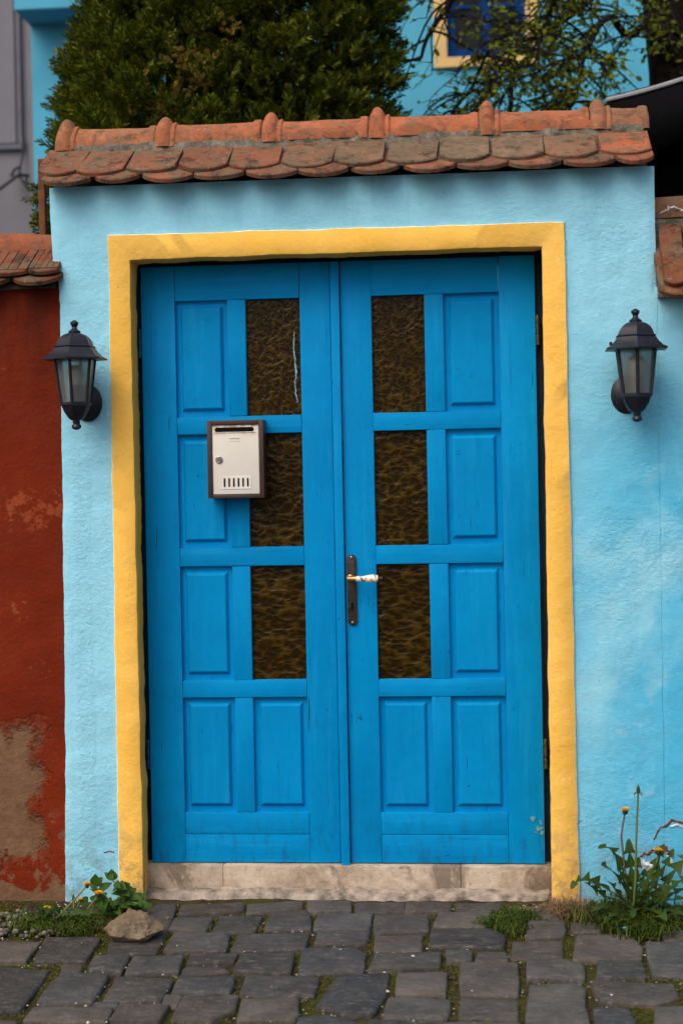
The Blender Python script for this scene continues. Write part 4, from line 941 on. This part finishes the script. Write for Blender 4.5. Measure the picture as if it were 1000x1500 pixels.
thuja(-.93, 1.85, [(0, .35), (.6, .60), (2.2, .60), (2.9, .55), (3.25, .48), (3.6, .40), (3.9, .36), (4.35, .20), (4.8, .03)], (2.25, 4.7), 17000, 'dark green bushy conifer behind the left half of the gate coping', 3,
    dry=[(262, 95, 16), (275, 85, 14), (222, 110, 12), (240, 150, 12), (218, 165, 16), (290, 125, 10), (268, 130, 14), (305, 85, 10), (240, 172, 10), (345, 40, 14), (200, 172, 10)])
thuja(-.36, 1.95, [(0, .35), (.6, .60), (2.6, .50), (3.6, .475), (4.2, .42), (4.9, .26), (5.5, .03)], (2.25, 5.2), 20000, 'dark green column conifer behind the middle of the gate, beside the branches', 21)

# ------------------------------------------------------------------ leafy tree on the right
tr = thing('leafy_tree', (1.66, 3.0, 0), 'dark trunked tree with drooping leafy branches behind the right of the gate', 'tree')
TX, TY = 1.655, 3.0
MB().tube([(TX+.05, TY, 0), (TX+.02, TY, 1.5), (TX, TY, 3.0), (TX-.01, TY, 3.6), (TX-.03, TY, 4.2), (TX+.05, TY+.1, 5.2), (TX+.1, TY+.1, 6.4)], [.24, .19, .165, .165, .19, .13, .05], 14).build('trunk', M['bark'], tr, smooth=60)
tw = MB(); LP = []; LZ = []
def limb(pts, r0, r1):
    P = [Vector(p) for p in pts]; out = []
    for i in range(len(P)-1):
        p0, p1, p2, p3 = P[max(i-1, 0)], P[i], P[i+1], P[min(i+2, len(P)-1)]
        for j in range(5):
            t = j/5; out.append(.5*((2*p1)+(p2-p0)*t+(2*p0-5*p1+4*p2-p3)*t*t+(3*p1-p0-3*p2+p3)*t**3))
    out.append(P[-1]); k = len(out)
    out = [p+Vector((.012*nz(i*.5, r0*99), .012*nz(i*.5, r0*55+3), .012*nz(i*.5, r0*33+7))) for i, p in enumerate(out)]
    tw.tube(out, [r0+(r1-r0)*i/(k-1) for i in range(k)], 6); return out
def droop(p, dirx, L, dens, rr_=.006):
    pts = [Vector(p)]; d = Vector((dirx, random.uniform(-.5, .3), random.uniform(-.15, .3))).normalized(); n = 8
    for i in range(n):
        d = (d+Vector((random.gauss(0, .16), random.gauss(0, .16), -.20+random.gauss(0, .10)))).normalized(); pts.append(pts[-1]+d*L/n)
    tw.tube(pts, [rr_*(1-.8*i/n)+.0012 for i in range(n+1)], 4)
    for i in range(2, n+1):
        if random.random() < .7:
            b0 = pts[i]; d2 = Vector((random.gauss(0, .8), random.gauss(0, .6), random.uniform(-.9, .4))).normalized(); l2 = random.uniform(.06, .18)
            tw.tube([b0, b0+d2*l2*.5, b0+d2*l2+Vector((0, 0, -.02))], [.0028, .002, .001], 4)
            for _ in range(int(dens*random.uniform(2, 6))): LP.append(b0+d2*l2*random.random()); LZ.append(d2+Vector((random.gauss(0, .6), random.gauss(0, .6), random.uniform(-1.1, .1))))
        for _ in range(int(dens*random.uniform(0, 4))): LP.append(pts[i].lerp(pts[i-1], random.random())); LZ.append(Vector((random.gauss(0, .8), random.gauss(0, .8), random.uniform(-1, .2))))
L1 = limb([(TX, TY, 4.35), at(905, -40, 2.9), at(855, 4, 2.8), at(800, 45, 2.7), at(753, 79, 2.6), at(748, 120, 2.55), at(745, 170, 2.5)], .035, .012)
L2 = limb([(TX, TY, 4.6), at(880, -110, 2.7), at(780, -90, 2.5), at(700, -40, 2.4), at(640, 30, 2.35), at(612, 90, 2.3)], .035, .008)
L3 = limb([(TX, TY, 4.2), at(930, 50, 2.8), at(890, 25, 2.7), at(860, 70, 2.6), at(845, 130, 2.5), at(830, 170, 2.5)], .026, .008)
L4 = limb([(TX, TY, 4.8), at(900, -160, 3.2), at(760, -150, 3.3), at(660, -110, 3.4), at(600, -30, 3.4)], .04, .010)
L5 = limb([(TX, TY, 4.4), at(920, -60, 2.5), at(870, -40, 2.3), at(815, 0, 2.25), at(790, 60, 2.2), at(780, 110, 2.2)], .022, .006)
L6 = limb([at(800, 45, 2.7), at(770, 40, 2.6), at(720, 70, 2.5), at(690, 130, 2.5), at(660, 165, 2.4)], .014, .005)
L7 = limb([(TX, TY, 4.9), (2.3, 2.9, 5.3), (3.1, 2.8, 5.2)], .04, .01); L8 = limb([(TX, TY, 5.2), (1.5, 3.9, 5.9), (1.2, 4.6, 6.1)], .04, .01)
for L, k, dens, le in ((L1, 32, .8, .6), (L2, 36, .38, .62), (L3, 48, 1.2, .5), (L4, 20, .6, .7), (L5, 40, 1.05, .5), (L6, 24, .55, .4), (L7, 18, 1.5, .6), (L8, 18, 1.5, .6)):
    for _ in range(k):
        p = L[random.randrange(3, len(L))]; droop(p, random.choice((-1, -1, 1))*random.uniform(.2, 1), le*random.uniform(.5, 1.1), dens)
tw.build('branches', M['twig'], tr, smooth=0)
LT = np.array([(0, 0, 0), (-.30, .06, .35), (0, 0, .40), (.30, .06, .35), (-.24, .08, .72), (0, .04, .75), (.24, .08, .72), (0, .10, 1.0)]); LF = np.array([(0, 2, 2, 1), (0, 3, 2, 2)])
LQ = np.array([(0, 2, 1), (0, 3, 2), (1, 2, 5), (1, 5, 4), (2, 3, 6), (2, 6, 5), (4, 5, 7), (5, 6, 7)])
n = len(LP); V, F = scatter(LT, LQ, np.array([tuple(p) for p in LP]), np.array([tuple(p) for p in LZ])+1e-4, rng.normal(size=(n, 3)), rng.uniform(.018, .044, n))
put('crown', np_mesh('crown', V, F), M['tree_leaf'], tr)

# ------------------------------------------------------------------ small plants
def bez(a, b, c_, t): return a*(1-t)**2+b*2*t*(1-t)+c_*t*t
def toothed_leaf(base, mid, tip, w, teeth=5, fold=.25, n=56):
    a, b, c_ = Vector(base), Vector(mid), Vector(tip); V = []; F = []
    side0 = None
    for i in range(n+1):
        t = i/n; p = bez(a, b, c_, t); d = ((b-a)*(1-t)+(c_-b)*t).normalized(); up = Vector((0, -.55, 1)); s = d.cross(up)
        if s.length < .1: s = Vector((1, 0, 0))
        s.normalize(); nn = s.cross(d)
        env = (t**.75)*(1-t)**.55*2.0 if t < 1 else 0
        saw = 1-(t*teeth % 1.0); k = env*(.16+1.05*saw**1.6) if t < .84 else env*.75
        ww = max(w*.5*k, .0018 if t < .98 else .0003); wv = .012*math.sin(t*11+a.x*90)
        V += [tuple(p-s*ww+nn*(fold*ww+wv*k)-d*ww*.35), tuple(p), tuple(p+s*ww+nn*(fold*ww-wv*k)-d*ww*.35)]
    for i in range(n): F += [(i*3, i*3+1, i*3+4, i*3+3), (i*3+1, i*3+2, i*3+5, i*3+4)]
    mb = MB(); mb.add(V, F); return mb
def ovate_leaf(base, d, L, w, n=7, up=(0, -.6, 1)):
    base, d = Vector(base), Vector(d).normalized(); s = d.cross(Vector(up)); s = s.normalized() if s.length > .05 else Vector((1, 0, 0)); nn = s.cross(d); V = []; F = []
    for i in range(n+1):
        t = i/n; ww = w*.5*(math.sin(math.pi*min(1, t**.62))*1.0+.02)*(1-.15*t); p = base+d*L*t-Vector((0, 0, L*.25*t*t)); V += [tuple(p-s*ww+nn*ww*.25), tuple(p), tuple(p+s*ww+nn*ww*.25)]
    for i in range(n): F += [(i*3, i*3+1, i*3+4, i*3+3), (i*3+1, i*3+2, i*3+5, i*3+4)]
    mb = MB(); mb.add(V, F); return mb
def flower(o, pts, rs, kind, head_r, stem_mat='stem_green'):
    st = MB().tube(pts, rs, 7).build('flower_stem', M[stem_mat], o)
    h = Vector(pts[-1]); d = (h-Vector(pts[-2])).normalized()
    if kind == 'open':
        MB().lathe([(.002, -.010), (head_r*.55, -.008), (head_r*.75, .0), (head_r*.6, .004)], 12, tuple(h)).build('flower_base', M['bud'], o)
        mb = MB()
        for k in range(70):
            a = k*2.4; u = math.sqrt(k/70); r = head_r*u; dd = Vector((math.cos(a)*u, math.sin(a)*u, .9-.55*u)).normalized(); p = h+Vector((math.cos(a)*r*.5, math.sin(a)*r*.5, .003)); s = Vector((-math.sin(a), math.cos(a), 0)); l_ = head_r*random.uniform(.7, 1.05)
            mb.add([p-s*.0012, p+s*.0012, p+dd*l_+s*.0016, p+dd*l_-s*.0016], [(0, 1, 2, 3)])
        mb.build('flower_head', M['petal'], o)
    else:
        MB().lathe([(.003, -.006), (head_r*.9, 0), (head_r*.85, head_r*1.2), (head_r*.5, head_r*2.2), (head_r*.35, head_r*2.7)], 10, tuple(h)).build('flower_bud', M['bud'], o)
        MB().lathe([(head_r*.32, head_r*2.6), (head_r*.40, head_r*2.9), (head_r*.2, head_r*3.3)], 8, tuple(h)).build('bud_tip', M['bud_tip'], o)
        for k in range(7): a = k*.9; q_ = h+Vector((math.cos(a)*head_r, math.sin(a)*head_r, 0)); ovate_leaf(q_, (math.cos(a), math.sin(a), -1.1), .014, .004, 3).build('bract', M['bud'], o)
DB = Vector((.965, -.15, 0))
dn = thing('dandelion', tuple(DB), 'large dandelion plant with toothed leaves at the foot of the wall, right of the door', 'dandelion')
def W(px, py, Y): return at(px, py, Y)
LEAVES = [((852, 1262, -.24), (836, 1303, -.27), .062), ((868, 1300, -.22), (848, 1288, -.26), .05), ((905, 1225, -.14), (875, 1243, -.17), .060), ((893, 1262, -.20), (880, 1268, -.24), .05), ((922, 1275, -.15), (920, 1228, -.13), .062),
 ((955, 1280, -.18), (972, 1236, -.15), .058), ((975, 1270, -.12), (986, 1243, -.10), .050), ((990, 1270, -.12), (1012, 1248, -.13), .06), ((990, 1290, -.18), (1020, 1280, -.2), .06), ((985, 1310, -.22), (1018, 1318, -.27), .06),
 ((940, 1300, -.24), (944, 1272, -.25), .048), ((900, 1300, -.24), (884, 1286, -.28), .055), ((890, 1318, -.22), (866, 1335, -.26), .05), ((900, 1330, -.28), (884, 1352, -.30), .045), ((930, 1320, -.30), (925, 1345, -.36), .05),
 ((960, 1320, -.28), (975, 1350, -.34), .055), ((985, 1325, -.22), (1010, 1345, -.28), .055), ((915, 1290, -.2), (902, 1262, -.2), .05), ((965, 1295, -.22), (962, 1262, -.22), .045), ((945, 1310, -.27), (952, 1292, -.31), .045),
 ((905, 1310, -.26), (893, 1310, -.32), .05), ((975, 1300, -.26), (994, 1298, -.30), .05), ((930, 1285, -.1), (935, 1255, -.08), .05), ((1000, 1300, -.14), (1035, 1290, -.16), .06)]
for k, (mid, tip, w) in enumerate(LEAVES):
    b = DB+Vector((random.uniform(-.025, .025), random.uniform(-.02, .02), .005)); toothed_leaf(b, W(*mid), W(*tip), w*random.uniform(.85, 1.05), random.choice((5, 6, 7))).build('leaf', M['dandelion_leaf'], dn, smooth=70)
b = DB+Vector((-.02, -.01, 0))
flower(dn, [b, W(914, 1270, -.15), W(909, 1225, -.14), W(912, 1205, -.14), W(915, 1189, -.14)], [.004, .0038, .0034, .003, .003], 'open', .0135, 'stem_red')
flower(dn, [b+Vector((.01, 0, 0)), W(930, 1290, -.16), W(931, 1230, -.15), W(933, 1180, -.15), W(934, 1160, -.15)], [.0045, .0042, .004, .0036, .003], 'bud', .0075)
flower(dn, [DB+Vector((.02, -.01, 0)), W(958, 1290, -.18), W(963, 1248, -.17)], [.004, .0036, .003], 'open', .0125)

# leafy weed and dandelions at the left
LB = Vector((-.735, -.12, 0))
lw = thing('leafy_weed', tuple(LB), 'green leafy weed with pointed leaves beside the boulder, left of the step', 'weed')
STEMS = [(165, 1290), (140, 1298), (190, 1312), (178, 1300), (152, 1312), (205, 1325), (130, 1322), (200, 1318), (170, 1325), (150, 1335), (185, 1335)]
for sx, sy in STEMS:
    top = at(sx, sy, -.12-random.uniform(0, .08)); root = LB+Vector((random.uniform(-.06, .06), random.uniform(-.05, .03), 0)); mid = (root+top)/2+Vector((random.uniform(-.01, .01), -.01, .02)); MB().tube([root, mid, top], [.003, .0026, .0018], 5).build('stem', M['stem_green'], lw)
    for k in range(6):
        t = .45+.11*k; p = bez(root, mid, top, min(t, 1)); a = random.uniform(0, 6.28); ovate_leaf(p, (math.cos(a), math.sin(a)*.8-.3, random.uniform(-.1, .6)), random.uniform(.035, .062), random.uniform(.026, .042), up=(random.gauss(0, .3), -.8, .9)).build('leaf', M['weed_leaf'], lw, smooth=70)
for (a, b_, c_) in (((140, 1297), (140, 1279), .038), ((165, 1290), (164, 1272), .040), ((176, 1299), (192, 1297), .036)):
    p0, p1 = at(*a, -.16), at(*b_, -.16); ovate_leaf(p0, p1-p0, (p1-p0).length*1.25, c_, up=(.1, -1, .1)).build('leaf', M['weed_leaf'], lw, smooth=70)
RB = gr(95, 1352)
ld = thing('small_dandelion', tuple(RB), 'low dandelion with narrow leaves and yellow flowers, left of the boulder', 'dandelion')
for k in range(34):
    a = random.uniform(0, 6.28); L = random.uniform(.06, .15); b = RB+Vector((random.uniform(-.09, .07), random.uniform(-.04, .04), .003)); h = random.uniform(.02, .08); d = Vector((math.cos(a), math.sin(a)*.6, 0))
    toothed_leaf(b, b+d*L*.5+Vector((0, 0, h)), b+d*L+Vector((0, 0, h*random.uniform(.1, 1.0))), random.uniform(.014, .028), 5, n=14).build('leaf', M['dandelion_leaf'], ld, smooth=70)
for (fx, fy, kind, r_) in ((128, 1297, 'open', .010), (144, 1311, 'open', .0135), (118, 1320, 'open', .009), (108, 1318, 'bud', .006), (68, 1333, 'open', .012)):
    top = at(fx, fy, -.20); root = RB+Vector((random.uniform(-.05, .05), random.uniform(-.02, .02), 0)); flower(ld, [root, (root+top)/2+Vector((.012, 0, .01)), top], [.0032, .0028, .0025], kind, r_)

# grasses, dry tuft, moss, gravel
def blades(name, mat, centres, count, spread, hmin, hmax, lean, w=.0022, label=None, flat=.5):
    V = []; F = []
    for _ in range(count):
        c_ = random.choice(centres); x = c_.x+random.gauss(0, spread[0]); y_ = c_.y+random.gauss(0, spread[1]); h = random.uniform(hmin, hmax); a = random.uniform(0, 6.28); l_ = h*lean*random.uniform(.4, 1.4)
        d = Vector((math.cos(a), math.sin(a), 0)); s = Vector((-d.y, d.x, 0))*w; p = Vector((x, y_, -.006)); m_ = p+d*l_*.35+Vector((0, 0, h*.7)); t = p+d*l_+Vector((0, 0, h*flat)); n = len(V)
        V += [p-s, p+s, m_+s*.8, m_-s*.8, t]; F += [(n, n+1, n+2), (n, n+2, n+3), (n+3, n+2, n+4)]
    me = np_mesh(name, np.array([tuple(v) for v in V]), np.array(F)); o = put(name, me, M[mat]); return tag(o, label, kind='stuff')
blades('grass_tuft', 'grass_leaf', [gr(735, 1350), gr(755, 1345), gr(770, 1343), gr(745, 1362), gr(722, 1352), gr(748, 1340)], 900, (.030, .022), .012, .04, 1.0, .0024, 'low dark green grass tuft in the joints in front of the step')
blades('wall_foot_grass', 'grass_leaf', [gr(905, 1345), gr(930, 1355), gr(955, 1352), gr(985, 1348), gr(940, 1368), gr(880, 1342), gr(1010, 1345), gr(915, 1335), gr(890, 1352)], 1700, (.045, .03), .012, .075, 1.5, .0026, 'grass growing round the large dandelion')
blades('weed_grass', 'grass_leaf', [gr(40, 1360), gr(70, 1362), gr(95, 1365), gr(120, 1360), gr(60, 1352), gr(105, 1350)], 750, (.04, .026), .010, .055, 1.6, .0022, 'grass growing round the small dandelion by the red wall')
blades('dry_grass', 'dry_grass', [gr(832, 1334), gr(845, 1338), gr(858, 1336), gr(822, 1332), gr(868, 1340)], 900, (.026, .022), .015, .06, 2.2, .0013, 'dry brown grass tangle at the foot of the yellow surround', .25)
mb = MB()
def inside(x, y_):
    for P in POLYS:
        c_ = False; n = len(P); j = n-1
        for i in range(n):
            if (P[i][1] > y_) != (P[j][1] > y_) and x < (P[j][0]-P[i][0])*(y_-P[i][1])/(P[j][1]-P[i][1])+P[i][0]: c_ = not c_
            j = i
        if c_: return True
    return False
V = []; F = []; DV = []; cnt = 0; tries = 0
while cnt < 7500 and tries < 90000:
    tries += 1; x = random.uniform(-1.3, 1.25); y_ = random.uniform(-1.2, -.02)
    if inside(x, y_): continue
    k = nz(x*3.5, y_*3.5, 5)
    if k < -.12 and random.random() < .85: 
        if random.random() < .10: DV.append((x, y_))
        continue
    if random.random() < .022: DV.append((x, y_))
    cnt += 1; a = random.uniform(0, 6.28); h = random.uniform(.004, .012); s = random.uniform(.0022, .0045)
    for q_ in range(3):
        b = a+q_*2.1; n = len(V); V += [(x+math.cos(b+1.5)*s*.5, y_+math.sin(b+1.5)*s*.5, -.012), (x-math.cos(b+1.5)*s*.5, y_-math.sin(b+1.5)*s*.5, -.012), (x+math.cos(b)*s*1.6, y_+math.sin(b)*s*1.6, -.013+h)]; F.append((n, n+1, n+2))
tag(put('moss', np_mesh('moss', np.array(V), np.array(F)), M['moss']), 'olive green moss in the joints between the setts', kind='stuff')
# chips: tiny stones and fallen petals
for _ in range(25): DV.append((random.uniform(-1.2, 1.2), random.uniform(-1.05, -.05)))
for _ in range(40): p = gr(random.gauss(770, 22), random.gauss(1335, 5)); DV.append((p.x, p.y))
mb = MB()
def chip(mb, x, y_, r, z=0):
    v = []
    for dx, dy, dz in ((1, 0, 0), (-1, 0, 0), (0, 1, 0), (0, -1, 0), (0, 0, 1), (0, 0, -1)):
        k = r*random.uniform(.5, 1.1); v.append((x+dx*k, y_+dy*k, z+dz*k*.6))
    mb.add(v, [(0, 2, 4), (2, 1, 4), (1, 3, 4), (3, 0, 4), (2, 0, 5), (1, 2, 5), (3, 1, 5), (0, 3, 5)])
for x, y_ in DV: chip(mb, x, y_, random.uniform(.0018, .0052)*(1 if random.random() < .9 else 1.6), .007 if inside(x, y_) else -.005)
tag(mb.build('stone_chips', M['debris'], smooth=0), 'pale stone chips and petals scattered over the setts', kind='stuff')
def pebble(mb, c_, r, seed, sq=.7):
    bm_ = bmesh.new(); bmesh.ops.create_icosphere(bm_, subdivisions=2, radius=1)
    for v in bm_.verts: v.co *= 1+.28*noise.noise(v.co*1.3+Vector((seed, 0, 0)))
    mb.add([(c_[0]+v.co.x*r, c_[1]+v.co.y*r*.85, c_[2]+v.co.z*r*sq) for v in bm_.verts], [tuple(v.index for v in f.verts) for f in bm_.faces]); bm_.free()
mb = MB()
for _ in range(170): p = gr(random.uniform(-25, 88), random.uniform(1336, 1372)); pebble(mb, (p.x, p.y, random.uniform(-.004, .008)), random.uniform(.004, .012), random.uniform(0, 99))
for _ in range(22): p = gr(random.uniform(805, 835), random.uniform(1316, 1332)); pebble(mb, (p.x, p.y, 0), random.uniform(.005, .014), random.uniform(0, 99))
for px, py, r_ in ((246, 1347, .008), (90, 1345, .03), (812, 1313, .022), (98, 1340, .02)): p = gr(px, py); pebble(mb, (p.x, p.y, r_*.5), r_, px)
tag(mb.build('gravel', M['gravel'], smooth=50), 'loose gravel and pebbles at the foot of the walls', kind='stuff')

# boulder
p = gr(189, 1383); bl = bmesh.new()
HP = [(-.012, .0, .086), (.020, .01, .082), (-.055, -.015, .062), (-.094, -.02, .030), (-.097, .01, .018), (.096, -.012, .024), (.088, .03, .030), (.052, -.035, .052), (-.028, -.055, .058), (-.060, -.060, .020), (.030, -.068, .012),
    (.066, -.050, .020), (.0, .065, .060), (.05, .065, .03), (-.06, .065, .035), (-.05, -.035, -.006), (.05, -.040, -.006), (.06, .05, -.006), (-.07, .05, -.006), (.012, -.050, .050)]
bmesh.ops.convex_hull(bl, input=[bl.verts.new(h) for h in HP]); bmesh.ops.subdivide_edges(bl, edges=bl.edges, cuts=9, use_grid_fill=True); bmesh.ops.triangulate(bl, faces=bl.faces)
for k in range(1): bmesh.ops.smooth_vert(bl, verts=bl.verts, factor=.35, use_axis_x=True, use_axis_y=True, use_axis_z=True)
bl.verts.index_update()
mb = MB(); V = []
for v in bl.verts:
    c_ = v.co; k = 1+.12*nz(c_.x*22, c_.y*22, c_.z*22)+.07*nz(c_.x*60, c_.y*60, c_.z*60)+.04*nz(c_.x*150, c_.y*150, c_.z*150); V.append((p.x+c_.x*k, p.y+.065+c_.y*k, c_.z*k+.004))
mb.add(V, [tuple(v.index for v in f.verts) for f in bl.faces]); bl.free()
tag(mb.build('boulder', M['boulder'], smooth=28, loc=(p.x, p.y+.065, -.002)), 'tan rough boulder on the setts near the left end of the step', 'boulder')
p = gr(920, 1364); mb = MB()
for k in range(7): chip(mb, p.x-.035+.011*k+random.uniform(-.004, .004), p.y+random.uniform(-.008, .008), random.uniform(.007, .012), .010)
tag(mb.build('plastic_scrap', M['plastic_blue'], smooth=0, loc=(p.x, p.y, 0)), 'crumpled bright blue plastic scrap beside the large dandelion', 'litter')
